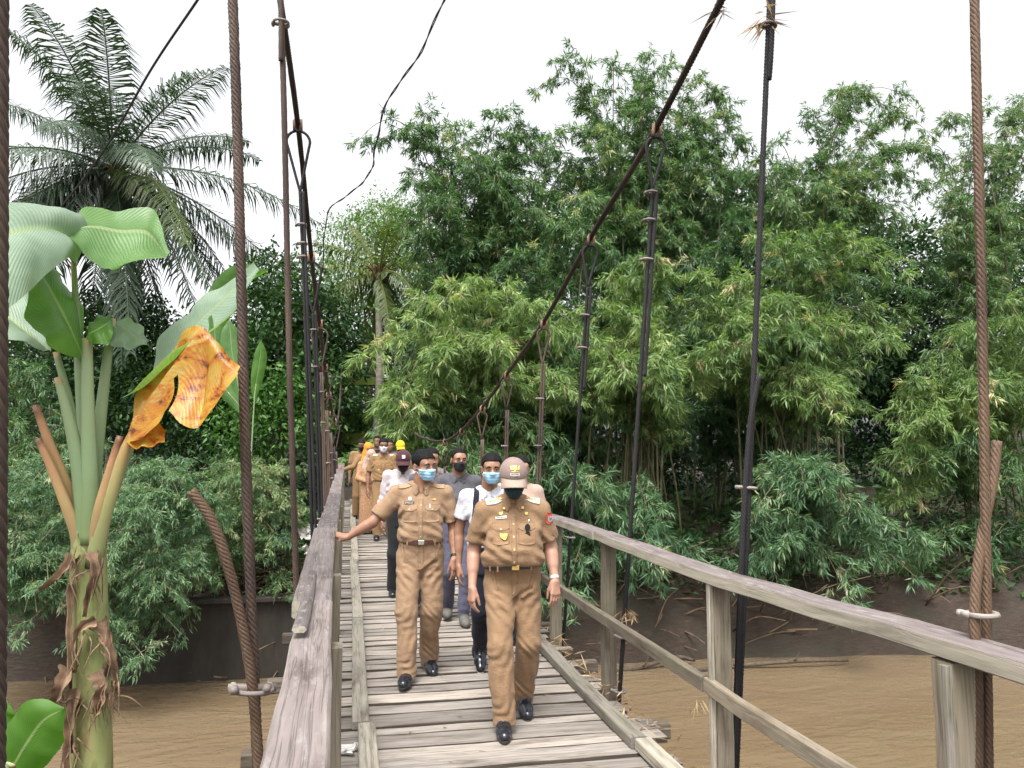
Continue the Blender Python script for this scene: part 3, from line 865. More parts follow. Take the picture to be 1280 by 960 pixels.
kerb(0.125, 0.105, 0.045, [(1.2, 4.95, 0.005, 0.02), (4.97, 7.9, -0.015, 0.0), (7.93, 11.6, 0.005, -0.015), (11.62, 15.4, 0.005, 0.01), (15.42, 20.5, 0.0, 0.01), (20.52, 27, 0.0, 0.0)], M['kerb'], lambda q: 0.0 * q)
kerb(1.665, 0.10, 0.065, [(1.0, 4.3, 0.01, 0.012), (4.32, 7.4, -0.006, 0.0), (7.42, 11.0, 0.006, -0.01), (11.02, 16.0, 0.0, 0.0), (16.02, 24, 0.0, 0.0)], M['kerb'], lambda q: 0.0 * q)

# hand rails, mid rails and posts
RT = 1.10                                              # top of the hand rails above the deck


def railz(q):
    return deckz(q) + RT + 0.012 * np.sin(q * 1.3)


def rail_right(q):
    return 1.86 + 0.02 * np.sin(q * 0.8 + 0.5)


for (y0, y1) in ((0.5, 5.47), (5.475, 10.3), (10.305, 16.0), (16.005, 24.0)):
    yy = np.linspace(y0, y1, 14)
    b = MB()
    b.board(np.stack([rail_right(yy), yy, railz(yy) - 0.031], -1), 0.140, 0.060, ch=0.005, jit=0.003)
    bb_(b, 'handrail', M['rail'])
for (y0, y1) in ((1.2, 3.72), (3.73, 7.0), (7.01, 12.0), (12.01, 18.0)):
    yy = np.linspace(y0, y1, 8)
    b = MB()
    b.board(np.stack([0 * yy + 1.790, yy, deckz(yy) + 0.52], -1), 0.045, 0.075, ch=0.006, jit=0.003)
    bb_(b, 'mid_rail', M['post'])
PR = [2.13, 3.70, 5.42, 6.85, 8.4, 10.0, 11.6, 13.2, 14.8, 16.4, 18.0]
for q in PR:
    z = float(deckz(q))
    b = MB()
    b.bar((1.86 + rng.normal(0, 0.006), q, z - 0.34), (1.86 + rng.normal(0, 0.006), q, z + RT - 0.062), 0.090, 0.092, up=(0, 1, 0), ch=0.006, n=8, jit=0.0015)
    bb_(b, 'post', M['post'])
    if q < 4:                                          # a lath nailed along the near posts
        b = MB()
        b.bar((1.800, q - 0.030, z - 0.3), (1.802, q - 0.030, z + RT - 0.068), 0.026, 0.034, up=(0, 1, 0), ch=0.004, n=5, jit=0.0015)
        bb_(b, 'post_lath', M['kerb'])


def rail_left(q):
    return np.interp(q, [0.5, 1.5, 2.5, 4, 6, 9, 14, 18, 24, 30], [-0.085, -0.088, -0.105, -0.128, -0.15, -0.155, -0.16, -0.165, -0.17, -0.2])


yy = np.linspace(0.55, 3.25, 12)
b = MB(); b.board(np.stack([rail_left(yy) + 0.008, yy, railz(yy) - 0.034], -1), 0.122, 0.066, ch=0.008, jit=0.0025); bb_(b, 'handrail', M['rail'], label='handrail board nearest the camera, cracked')
yy = np.linspace(2.55, 3.95, 6)
b = MB(); b.board(np.stack([rail_left(yy) - 0.032, yy, railz(yy) + 0.0105 + 0.012 * np.array([1.4, 0.8, 0.4, 0.1, 0, 0])], -1), 0.045, 0.02, ch=0.008, jit=0.002); bb_(b, 'split_strip', M['rail'], label='splintered strip lifting off the handrail')
for (y0, y1, o) in ((3.255, 6.1, -0.012), (6.105, 10.2, 0.0), (10.205, 15.0, 0.0), (15.005, 20.0, 0.01), (20.005, 27.0, 0.0)):
    yy = np.linspace(y0, y1, 12)
    b = MB(); b.board(np.stack([rail_left(yy) + o, yy, railz(yy) - 0.036], -1), 0.155, 0.066, ch=0.008, jit=0.003); bb_(b, 'handrail', M['rail'])
PL = [1.6, 2.72, 4.35, 5.95, 7.5, 9.1, 10.7, 12.3, 13.9, 15.5, 17.1, 18.7]
for q in PL:
    z = float(deckz(q)); x = float(rail_left(q)) + 0.055
    b = MB()
    b.bar((x, q, z - (0.34 if q < 4 else 0.0)), (x + rng.normal(0, 0.004), q, z + RT - 0.07), 0.10, 0.10, up=(0, 1, 0), ch=0.006, n=8, jit=0.0015)
    bb_(b, 'post', M['post'])
    if q > 4:
        b = MB()
        b.bar((x + 0.012, q - 0.03, z - 0.36), (x + 0.012, q - 0.03, z + 0.2), 0.085, 0.04, up=(0, 1, 0), ch=0.005, n=4, jit=0.0015)
        bb_(b, 'post_stub', M['kerb'])
for (y0, y1) in ((1.0, 4.3), (4.31, 9.0), (9.01, 15.0)):
    yy = np.linspace(y0, y1, 8)
    b = MB(); b.board(np.stack([rail_left(yy) + 0.0, yy, deckz(yy) + 0.50], -1), 0.04, 0.08, ch=0.006, jit=0.002); bb_(b, 'mid_rail', M['post'])

# main cables: right one low at mid span, both anchored on the towers
RC = [(2.1, None), (3.72, (966, -128)), (5.3, (820, 160)), (6.9, (739, 296)), (8.45, (680, 402)), (10.0, (634, 467)), (11.5, (603, 509)), (13.1, (577, 538)), (14.7, (556, 551)), (17.0, (534, 549)), (19.5, (516, 538))]
rc = [at(p[0], p[1], Y) for Y, p in RC if p]
first = rc[0] + (rc[0] - rc[1]) * 1.05 + np.array([0.15, 0, 0.3])
rc_pts = np.vstack([[first + (first - rc[0]) * 1.5, first], rc, [rc[-1] + np.array([0.0, 4.0, 0.9])], [rc[-1] + np.array([0.05, 13, 4.6])]])
LC = [(5.3, (340, -70)), (6.9, (372, 152)), (8.45, (389, 318)), (10.0, (399, 402)), (11.5, (406, 458)), (13.1, (411, 492)), (14.7, (415, 515)), (17.0, (419, 527)), (19.5, (422, 525))]
lc = [at(p[0], p[1], Y) for Y, p in LC]
lf = lc[0] + (lc[0] - lc[1]) * 1.05
lc_pts = np.vstack([[lf + (lf - lc[0]) * 1.5, lf], lc, [lc[-1] + np.array([0.0, 4.0, 0.9])], [lc[-1] + np.array([0.0, 13, 4.6])]])
for pts in (rc_pts, lc_pts):
    C = catmull(pts, 300)
    b = MB()
    nearp = C[C[:, 1] < 16]
    b.rope(nearp, 0.026, 6, 0.16, 0.028, 5)
    b.tube(C[C[:, 1] >= 15.9], 0.026, 7)
    bb_(b, 'main_cable', M['cable'], smooth=True)


def clampmesh(p, ax, r=0.03, side=(1, 0, 0), big=1.0):
    """wire rope clip: U bolt loop, saddle and two nuts"""
    b = MB()
    ax = norm(np.asarray(ax, float)); s = norm(np.cross(ax, (0.2, -1, 0.1))); t = np.cross(s, ax)
    a = np.linspace(-0.15 * np.pi, 1.15 * np.pi, 13)
    U = p + (s[None] * np.cos(a)[:, None] * 1.35 + t[None] * np.sin(a)[:, None] * 1.1) * r * 1.25 * big
    b.tube(U, 0.009 * big, 6)
    b.bar(p - s * r * 2.1 * big - t * r * 0.9, p + s * r * 2.1 * big - t * r * 0.9, 0.026 * big, 0.02 * big, up=ax, ch=0.004, n=3)
    for q in (-1, 1):
        c = p + s * q * r * 1.6 * big - t * r * 1.25
        an = np.linspace(0, 2 * np.pi, 7)[:-1]
        b.sweep(np.array([c - t * 0.003, c - t * 0.02 * big]), np.stack([np.cos(an), np.sin(an)], -1) * 0.012 * big)
    return b


def loop_pts(top, wdt, ln, ax):
    """an eye: from the neck up round the thimble and back"""
    a = np.linspace(0, 1, 25)
    th = (a - 0.5) * 2 * np.pi * 0.78 + np.pi / 2
    s = norm(np.array([1.0, -0.12, 0.0]))
    neck = top - ax * ln
    P = [neck]
    for t in th[::-1]:
        P.append(top - ax * wdt * 1.1 + (s * math.cos(t) + ax * math.sin(t)) * wdt)
    P.append(neck)
    return catmull(np.array([P[0]] + P[3:-3:2] + [P[-1]]), 40)


def hanger(top, bot, rad, mat, eye=True, clamps=(0.22, 0.32, 0.46), low=(0.82,), pitch=0.12, detail=True, side=(1, 0, 0), double_to=0.4, ew=0.075, el=0.42):
    top = np.asarray(top, float); bot = np.asarray(bot, float)
    L = np.linalg.norm(top - bot)
    ax = (top - bot) / L
    el = el if eye else 0.0
    n0 = top - ax * (el + 0.05)
    bow = norm(np.array([0.4, 1.0, 0]))
    t = np.linspace(0, 1, 16)
    P = n0 + (bot - n0) * t[:, None] + bow * (0.010 * np.sin(t * np.pi * 2.3) )[:, None]
    b = MB()
    if detail:
        b.rope(P, rad, 6, pitch, 0.02, 5)
    else:
        b.tube(P, rad, 7)
    if eye:
        lp = loop_pts(top - ax * 0.05, ew, el, ax)
        (b.rope(lp, rad * 0.8, 6, pitch, 0.02, 5) if detail else b.tube(lp, rad * 0.8, 7))
        # the free tail runs back down beside the standing part
        q = np.linspace(0, double_to, 8)
        sd = norm(np.array([0.8, -0.55, 0]))
        T_ = n0 - ax * (q * L)[:, None] + sd * rad * 2.0
        (b.rope(T_, rad * 0.9, 6, pitch, 0.02, 5) if detail else b.tube(T_, rad * 0.9, 7))
    o = bb_(b, 'suspender_rope', mat, smooth=True)
    for c in list(clamps) + list(low):
        p = top - ax * L * c
        clampmesh(p, ax, rad + 0.008).build('rope_clip', M['clamp'], o, smooth=True)
    if eye:
        hb = MB()
        a = np.linspace(-0.2 * np.pi, 1.2 * np.pi, 12)
        s = norm(np.array([1.0, 0.35, 0.0]))
        hb.tube(top + (s * np.cos(a)[:, None] * 0.036 + ax * np.sin(a)[:, None] * 0.05) , 0.010, 6)
        hb.bar(top + s * 0.03 + ax * 0.05, top + s * 0.03 - ax * 0.075, 0.03, 0.022, up=(0, 1, 0), ch=0.004, n=3)
        hb.bar(top - s * 0.032 + ax * 0.03, top - s * 0.032 - ax * 0.06, 0.024, 0.02, up=(0, 1, 0), ch=0.004, n=3)
        hb.build('cable_hook', M['hook'], o, smooth=True)
    return o


def drop(C, Y):
    i = np.argmin(np.abs(C[:, 1] - Y))
    return C[i]


CR, CL = catmull(rc_pts, 900), catmull(lc_pts, 900)
# right side
def bottom(px, py, Y):
    return at(px, py, Y)


o = hanger(at(1212, -420, 2.1), at(1238, 1090, 2.1), 0.0165, M['tan_rope'], eye=False, clamps=(), low=())
# the near right rope is doubled below a clip, its cut end standing free
b = MB()
ce = [at(1246, 552, 2.13), at(1241, 600, 2.12), at(1226, 680, 2.10), at(1218, 770, 2.09), at(1222, 860, 2.09), at(1222, 1090, 2.09)]
b.rope(catmull(ce, 40), 0.0165, 6, 0.12, 0.015, 6)
bb_(b, 'rope_tail', M['tan_rope'], smooth=True, label='sawn off rope end standing above the clip')
clampmesh(at(1229, 768, 2.09), (0, 0, 1), 0.026, big=1.0).build('rope_clip', M['clamp'], o, smooth=True)
o = hanger(at(968, -128, 3.72), at(917, 1040, 3.72), 0.0165, M['dark_rope'], eye=False, clamps=(0.155,), low=(0.665,))
b = MB(); b.rope(catmull([at(968, -60, 3.70), at(964, 60, 3.70), at(961, 100, 3.72)], 12), 0.016, 6, 0.12, 0.02, 6); bb_(b, 'rope_tail', M['dark_rope'], smooth=True)
b = MB(); b.rope(catmull([at(948, 470, 3.70), at(938, 530, 3.70), at(930, 640, 3.70), at(925, 760, 3.70), at(914, 1040, 3.70)], 30), 0.0165, 6, 0.12, 0.02, 6); bb_(b, 'rope_tail', M['dark_rope'], smooth=True)
for (Y, tp, bt, dt, cl, lw, mt, det) in [
    (5.3, None, (772, 905), 0.33, (0.115, 0.165, 0.235), (0.865, 0.95), 'dark_rope', True),
    (6.9, None, (702, 745), 0.25, (0.19, 0.27), (0.72,), 'dark_rope', True),
    (8.45, None, (664, 640), 0.4, (0.26, 0.42), (), 'rust_rope', True),
    (10.0, None, (627, 640), 0.6, (0.33, 0.48, 0.62), (), 'rust_rope', False),
    (11.5, None, (598, 650), 0.6, (0.36, 0.5, 0.6), (), 'rust_rope', False),
    (13.1, None, (573, 655), 0.6, (0.4, 0.55), (), 'rust_rope', False),
    (14.7, None, (553, 655), 0.6, (0.4, 0.55), (), 'rust_rope', False)]:
    top = drop(CR, Y) - np.array([0, 0, 0.02])
    bot = at(bt[0], bt[1], Y)
    bot[2] = max(float(deckz(Y)) - 0.2, -0.2)
    hanger(top, bot, 0.0165 if Y < 8 else 0.015, M[mt], clamps=cl, low=lw, detail=det, double_to=dt)
# left side
o = hanger(at(286, -120, 3.72), at(323, 1010, 3.72), 0.0250, M['rust_rope'], eye=False, clamps=(), low=(), pitch=0.15)
b = MB()
ce = [at(239, 614, 3.60), at(256, 636, 3.61), at(270, 662, 3.62), at(282, 697, 3.63), at(294, 742, 3.65), at(304, 787, 3.66), at(312, 832, 3.67), at(318, 882, 3.68), at(323, 950, 3.69), at(325, 1010, 3.69)]
b.rope(catmull(ce, 60), 0.0235, 6, 0.13, 0.015, 6)
bb_(b, 'rope_tail', M['tan_rope'], smooth=True, label='cut rope end bent out to the left above the clip')
cb = clampmesh(at(316, 862, 3.66), (0.1, 0, 1), 0.036, big=1.35)
for q in (-0.075, 0.062):
    c = at(316, 861, 3.60) + np.array([q, 0, 0.004])
    an = np.linspace(0, 2 * np.pi, 7)[:-1]
    cb.sweep(np.array([c, c + np.array([0.0, -0.035, 0])]), np.stack([np.cos(an), np.sin(an)], -1) * 0.019)
cb.build('rope_clip', M['clamp'], o, smooth=True)
hanger(at(349, -60, 5.3), at(372, 800, 5.3), 0.0215, M['rust_rope'], eye=False, clamps=(0.11,), low=(), pitch=0.13)
b = MB(); b.rope(catmull([at(352, -60, 5.28), at(351, 40, 5.27), at(351, 76, 5.28)], 10), 0.017, 6, 0.12, 0.02, 5); bb_(b, 'rope_tail', M['rust_rope'], smooth=True)
for (Y, bt, dt, cl, lw, mt, det) in [
    (6.9, (400, 760), 0.75, (0.19, 0.225, 0.25), (0.83,), 'dark_rope', True),
    (8.45, (407, 700), 0.7, (0.2, 0.3), (0.7,), 'dark_rope', True),
    (10.0, (411, 690), 0.6, (0.25, 0.36), (0.66,), 'rust_rope', False),
    (11.5, (415, 680), 0.6, (0.3, 0.45), (0.7,), 'rust_rope', False),
    (13.1, (419, 670), 0.6, (0.35, 0.5), (0.75,), 'rust_rope', False),
    (14.7, (422, 660), 0.6, (0.35, 0.5), (0.7,), 'dark_rope', False),
    (16.3, (424, 650), 0.6, (0.35, 0.5), (0.7,), 'rust_rope', False)]:
    top = drop(CL, Y) - np.array([0, 0, 0.02])
    bot = at(bt[0], bt[1], Y)
    bot[2] = float(deckz(Y)) - 0.25
    hanger(top, bot, 0.0165 if Y < 9 else 0.014, M[mt], clamps=cl, low=lw, detail=det, double_to=dt, ew=0.105, el=0.58)
# very near rope strand at the left edge of view
b = MB()
b.rope(np.array([at(-6, -300, 1.05), at(-9, 500, 1.05), at(-15, 1300, 1.05)]), 0.0165, 6, 0.12, 0.012, 8)
bb_(b, 'suspender_rope', M['rust_rope'], smooth=True, label='suspender rope closest to the camera on the left')

# far tower: two posts and green painted beams
GP = plain('mossy_green_beam', (0.085, 0.12, 0.022), 0.8, 0.2, var=0.4, sc=3)
for z, s in ((4.75, 0.32), (2.55, 0.42)):
    b = MB(); b.bar((-0.15, 30, z), (2.3, 30, z), 0.3, s, ch=0.02, n=4); bb_(b, 'tower_beam', GP)
for x in (-0.3, 2.45):
    b = MB(); b.bar((x, 30, -0.9), (x, 30, 6.2), 0.28, 0.28, up=(0, 1, 0), ch=0.03, n=4); bb_(b, 'tower_post', M['beam'])

# dry leaves and bark caught along the kerbs
def straw(name, label, cat, spots, L=(0.05, 0.2), w=0.010, hang=0.0, kind='stuff'):
    b = MB()
    P = np.array(spots, float)
    n = len(P)
    D = norm(rng.normal(0, 1, (n, 3)) * np.array([1, 1, 0.4]) + np.array([0, 0, -hang]))
    l = rng.uniform(*L, n)
    V, F, r = leaf_mesh(P, D, l, np.full(n, w) * rng.uniform(0.6, 1.4, n), rng.random(n), 0.8)
    b.add(V, F, None, r)
    return b.build(name, M['straw'], label=label, cat=cat, kind=kind)


sp = []
for _ in range(300):
    q = rng.uniform(2.2, 8) ** 1.0
    sp.append((rng.normal(1.80, 0.045), q, float(deckz(q)) + 0.02 + abs(rng.normal(0, 0.025))))
straw('dry_leaves', 'dry bamboo leaves and bark piled along the right kerb', 'leaf litter', sp)
sp = [(rng.uniform(0.2, 1.6), rng.uniform(3.5, 9), 0) for _ in range(46)]
sp = [(x, q, float(deckz(q)) + 0.012) for x, q, _ in sp]
straw('fallen_leaves', 'a few dry leaves scattered on the deck planks', 'leaf litter', sp, (0.04, 0.11), 0.01)
for nm, lab, c, hang, n, L in [
    ('straw_tuft', 'spiky tuft of dry bamboo leaves caught high on the near right rope', at(958, 22, 3.70), 0.7, 26, (0.10, 0.28)),
    ('straw_tuft', 'dry tuft caught under the rope clip behind the right railing', at(786, 765, 5.25), 0.9, 34, (0.05, 0.17)),
    ('straw_tuft', 'dry strands knotted round the mid rail at the middle post', at(874, 878, 3.62), 0.9, 9, (0.05, 0.13)),
    ('straw_tuft', 'small dry tuft hanging where the cable leaves the view', at(902, 10, 4.35), 0.9, 12, (0.08, 0.2))]:
    straw(nm, lab, 'dry leaves', c + rng.normal(0, 0.02, (n, 3)), L, 0.011, hang, kind=None)
o, _ = crumple('paper_scrap', 'crumpled white paper scrap left of the kerb board on the deck', None, (0.065, 0.05, 0.12), M['paper'])
o.location = (0.015, 4.62, 0.03); o.rotation_euler = (0.1, 0.05, 0.5)


# overhead service wires
def wire(name, label, pts, r, twin=False):
    b = MB()
    C = catmull(pts, 80)
    b.tube(C, r, 6)
    if twin:
        u = np.linspace(0, 60, 80)
        b.tube(C + np.stack([np.cos(u), 0 * u, np.sin(u)], -1) * r * 2.2, r, 6)
    return b.build(name, M['rubber'], smooth=True, label=label, cat='cable')


wire('overhead_wire', 'twisted pair of black wires sagging down to the left hanging ropes', [at(575, -60, 7.0), at(555, 0, 7.4), at(520, 75, 8.2), at(485, 125, 9), at(470, 180, 10), at(463, 215, 10.8), at(440, 240, 12), at(412, 262, 13.5), at(405, 300, 14), at(404, 340, 14.2)], 0.007, True)
wire('overhead_wire', 'single black cable slanting down across the coconut palm', [at(300, -80, 6.5), at(247, 0, 7), at(190, 85, 8), at(135, 180, 9.2), at(82, 252, 10.5), at(30, 310, 12), at(-60, 390, 14)], 0.013)

# ------------------------------------------------------------------ banana plants
k = NT('banana_stem')
v = k.coord('wc', (1, 1, 1))
n1 = k.noise(k.coord('Object', (3, 3, 0.9)), 3.0, 6, 0.65)
n2 = k.noise(k.coord('Object', (1, 1, 0.25)), 26, 4, 0.6)
n3 = k.noise(k.coord('Object', (1, 1, 0.6)), 5.5, 5, 0.7, 0.5)
c = k.ramp(n1, [(0.28, (0.14, 0.175, 0.055)), (0.45, (0.235, 0.27, 0.10)), (0.6, (0.30, 0.29, 0.12)), (0.72, (0.30, 0.20, 0.115)), (0.85, (0.13, 0.08, 0.05))])
c = k.mix(c, k.mix(c, (0.55, 0.5, 0.42), 1.0, 'MULTIPLY'), k.ramp(n2, [(0.5, (0, 0, 0)), (0.66, (0.8,) * 3)]))
c = k.mix(c, (0.035, 0.02, 0.014), k.ramp(n3, [(0.57, (0, 0, 0)), (0.64, (0.95,) * 3)]))
M['banana_stem'] = k.set(c, 0.5, 0.35, bump=n2, bs=0.25, bd=0.01)


def stalkmat(name, stops):
    k = NT(name)
    k.m.node_tree.nodes
    sx = k.n('ShaderNodeSeparateXYZ'); k.link(k.attr('along').outputs['Vector'], sx.inputs[0])
    n_ = k.noise(k.coord('Object'), 14, 5, 0.65)
    f = k.math('ADD', sx.outputs[0], k.math('MULTIPLY', k.math('SUBTRACT', n_, 0.5), 0.25))
    return k.set(k.ramp(f, stops), 0.45, 0.35, bump=n_, bs=0.15, bd=0.006)


M['stalk_green'] = stalkmat('banana_stalk_green', [(0, (0.16, 0.215, 0.085)), (0.4, (0.205, 0.285, 0.145)), (0.93, (0.23, 0.29, 0.15)), (1, (0.30, 0.22, 0.11))])
M['stalk_dry'] = stalkmat('banana_stalk_drying', [(0, (0.05, 0.03, 0.02)), (0.12, (0.24, 0.26, 0.11)), (0.5, (0.34, 0.31, 0.13)), (0.85, (0.36, 0.23, 0.09)), (1, (0.20, 0.09, 0.05))])
M['stalk_orange'] = stalkmat('banana_stalk_orange', [(0, (0.06, 0.035, 0.025)), (0.15, (0.27, 0.20, 0.10)), (0.5, (0.40, 0.27, 0.12)), (0.85, (0.38, 0.20, 0.10)), (1, (0.12, 0.055, 0.035))])


def bananaleaf(name, stops, dead=None, trans=0.35):
    k = NT(name)
    sx = k.n('ShaderNodeSeparateXYZ'); k.link(k.attr('along').outputs['Vector'], sx.inputs[0])
    wv = k.n('ShaderNodeTexWave', wave_type='BANDS', bands_direction='X')
    cm = k.n('ShaderNodeCombineXYZ'); k.link(k.math('SUBTRACT', sx.outputs[0], k.math('MULTIPLY', k.math('ABSOLUTE', sx.outputs[1]), 0.22)), cm.inputs[0])
    k.link(cm.outputs[0], wv.inputs[0])
    wv.inputs['Scale'].default_value = 16; wv.inputs['Distortion'].default_value = 1.2; wv.inputs['Detail'].default_value = 2
    n_ = k.noise(k.coord('Object'), 4.5, 5, 0.6)
    col = k.ramp(n_, stops)
    col = k.mix(col, k.mix(col, (0.95, 0.95, 0.95) if dead else (0.88, 0.90, 0.88), 1.0, 'MULTIPLY'), wv.outputs['Fac'])
    # pale midrib
    mr = k.ramp(k.math('ABSOLUTE', sx.outputs[1]), [(0.0, (1, 1, 1)), (0.035, (1, 1, 1)), (0.055, (0, 0, 0))])
    col = k.mix(col, (0.24, 0.31, 0.15) if not dead else (0.42, 0.30, 0.10), mr)
    if dead:
        n4 = k.noise(k.coord('Object', (1, 1, 1.5)), 9, 6, 0.7, 1.0)
        col = k.mix(col, dead[0], k.ramp(n4, [(0.44, (0, 0, 0)), (0.54, (0.95,) * 3)]))
        col = k.mix(col, dead[1], k.ramp(n4, [(0.56, (0, 0, 0)), (0.64, (0.95,) * 3)]))
    k.set(col, 0.38, 0.4, bump=k.mix(wv.outputs['Fac'], n_, 0.2), bs=0.14 if dead else 0.26, bd=0.006)
    tr = k.n('ShaderNodeBsdfTranslucent'); k.link(k.mix(col, (1.1, 1.5, 0.35) if not dead else (1.3, 0.95, 0.3), 1.0, 'MULTIPLY'), tr.inputs[0])
    mx = k.n('ShaderNodeMixShader'); mx.inputs[0].default_value = trans
    k.link(k.b.outputs[0], mx.inputs[1]); k.link(tr.outputs[0], mx.inputs[2]); k.link(mx.outputs[0], k.out.inputs[0])
    return k.m


M['ban_pale'] = bananaleaf('banana_leaf_pale', [(0.3, (0.16, 0.235, 0.16)), (0.7, (0.27, 0.345, 0.26))])
M['ban_green'] = bananaleaf('banana_leaf_green', [(0.3, (0.085, 0.18, 0.05)), (0.7, (0.15, 0.27, 0.09))], trans=0.42)
M['ban_bright'] = bananaleaf('banana_leaf_bright', [(0.3, (0.065, 0.165, 0.025)), (0.7, (0.115, 0.24, 0.04))], trans=0.5)
M['ban_dead'] = bananaleaf('banana_leaf_dying', [(0.3, (0.36, 0.27, 0.08)), (0.55, (0.44, 0.26, 0.03)), (0.75, (0.33, 0.31, 0.14))], dead=((0.38, 0.13, 0.015), (0.10, 0.03, 0.012)), trans=0.35)
M['dry_sheath'] = plain('dry_banana_sheath', (0.20, 0.13, 0.085), 0.85, 0.15, var=0.5, sc=16, bs=0.4, bd=0.01)


def set_along(o, al):
    a = o.data.attributes.new('along', 'FLOAT_VECTOR', 'POINT')
    a.data.foreach_set('vector', np.asarray(al, np.float32).ravel())


def blade(parent, name, mid, left, right, mat, org, n=40, m=9, label=None, wave=0.02, tear=()):
    """leaf blade: mid rib points, then the two edge curves (3-D points); strips curve between them"""
    Mi, Le, Ri = (catmull(np.array(q, float), n) for q in (mid, left, right))
    cols, al = [], []
    s = np.linspace(-1, 1, 2 * m + 1)
    bulge = norm(np.cross(Ri - Le, np.gradient(Mi, axis=0)))
    ph = np.linspace(0, 1, n)
    Lm = np.linalg.norm(np.diff(Mi, axis=0), axis=1).sum()
    for v_ in s:
        E = Le if v_ < 0 else Ri
        a_ = abs(v_)
        p = Mi + (E - Mi) * a_ + bulge * (math.sin(a_ * math.pi) * 0.12 * np.linalg.norm(E - Mi, axis=1))[:, None]
        p = p + bulge * (wave * a_ * (np.sin(ph * 17 + (2 if v_ < 0 else 0)) + 0.25 * np.sin(ph * 41 + 1)))[:, None] * 0.5
        cols.append(p)
        al.append(np.stack([ph * Lm, 0 * ph + v_, 0 * ph], -1))
    V = np.stack(cols, 1)
    k_ = 2 * m + 1
    i, j = np.meshgrid(np.arange(n - 1), np.arange(k_ - 1), indexing='ij')
    F = np.stack([i * k_ + j, (i + 1) * k_ + j, (i + 1) * k_ + j + 1, i * k_ + j + 1], -1)
    keep = np.ones((n - 1, k_ - 1), bool)
    for (t, sd, dp) in tear:                            # slits running in from an edge
        ti = int(t * (n - 1))
        if sd < 0: keep[ti, :int(dp * m)] = False
        else: keep[ti, k_ - 1 - int(dp * m):] = False
    b = MB(); b.add(V.reshape(-1, 3) - org, F[keep].reshape(-1, 4))
    o = b.build(name, mat, parent, smooth=True, label=label)
    set_along(o, np.stack(al, 1).reshape(-1, 3))
    return o


def stalk(parent, pts, r0, r1, mat, org, name='leaf_stalk', label=None, flat=0.7):
    C = catmull(pts, 24)
    b = MB()
    a = np.arange(10) * 2 * np.pi / 10
    sec = np.stack([np.cos(a), np.sin(a) * flat - 0.25 * np.cos(a) ** 2 * 0], -1)
    b.sweep(C - org, sec, up=(0.2, -1, 0.1), scale=np.linspace(r0, r1, 24)[:, None])
    o = b.build(name, mat, parent, smooth=True, label=label)
    set_along(o, np.stack([np.repeat(np.linspace(0, 1, 24), 10), np.zeros(240), np.zeros(240)], -1))
    return o


BY = 3.75
def q(px, py, dy=0.0):
    return at(px, py, BY + dy)


bo = q(112, 1000); bo[2] = float(ground_h(bo[0], bo[1]))
ban = thing('banana_plant', 'large banana plant with torn leaves, cut stalks and one yellow dying leaf', 'banana plant', bo)
b = MB()
st = catmull([bo - [0, 0, 0.2], q(112, 1100), q(114, 960), q(113, 850), q(112, 760), q(111, 690), q(109, 640)], 50)
a = np.arange(20) * 2 * np.pi / 20
rr = np.interp(np.linspace(0, 1, 50), [0, 0.6, 0.8, 0.93, 1], [0.100, 0.078, 0.073, 0.070, 0.058])
b.sweep(st - bo, np.stack([np.cos(a) * (1 + 0.05 * np.sin(a * 3)), np.sin(a) * (1 + 0.05 * np.cos(a * 2))], -1), scale=rr[:, None])
b.build('stem', M['banana_stem'], ban, smooth=True)
S = lambda pts, r0, r1, m, **kw: stalk(ban, [q(*p) for p in pts], r0 * 0.70, r1 * 0.70, M[m], bo, **kw)
S([(104, 690, .02), (92, 640, .0), (80, 600, -.02), (62, 555, -.04), (44, 506, -.06)], 0.052, 0.020, 'stalk_orange', label='drying orange leaf stalk stub leaning left')
S([(102, 705, -.03), (95, 665, -.05), (80, 625, -.07), (62, 580, -.08), (47, 548, -.09)], 0.045, 0.018, 'stalk_orange', label='shorter yellow leaf stalk stub leaning left')
S([(108, 690, -.04), (104, 630, -.05), (96, 570, -.06), (84, 515, -.06), (72, 472, -.05)], 0.062, 0.022, 'stalk_green')
S([(112, 680, -.05), (112, 600, -.06), (110, 520, -.06), (109, 423, -.05)], 0.060, 0.030, 'stalk_green')
S([(112, 660, .05), (118, 590, .05), (128, 500, .04), (140, 398, .02)], 0.055, 0.024, 'stalk_green')
S([(112, 640, .04), (106, 560, .06), (100, 480, .08), (96, 400, .08), (92, 328, .05)], 0.045, 0.016, 'stalk_green')
S([(105, 650, .08), (98, 580, .10), (88, 510, .12), (70, 440, .12)], 0.045, 0.02, 'stalk_green')
S([(116, 690, .02), (130, 640, .03), (150, 585, .04), (172, 530, .05), (188, 478, .06)], 0.060, 0.022, 'stalk_green')
S([(116, 710, -.05), (126, 660, -.07), (140, 610, -.09), (155, 565, -.10), (165, 545, -.10)], 0.055, 0.026, 'stalk_dry')
S([(115, 720, -.03), (122, 650, -.08), (134, 600, -.10), (150, 545, -.11)], 0.046, 0.020, 'stalk_orange', label='brown drying stalk in front')
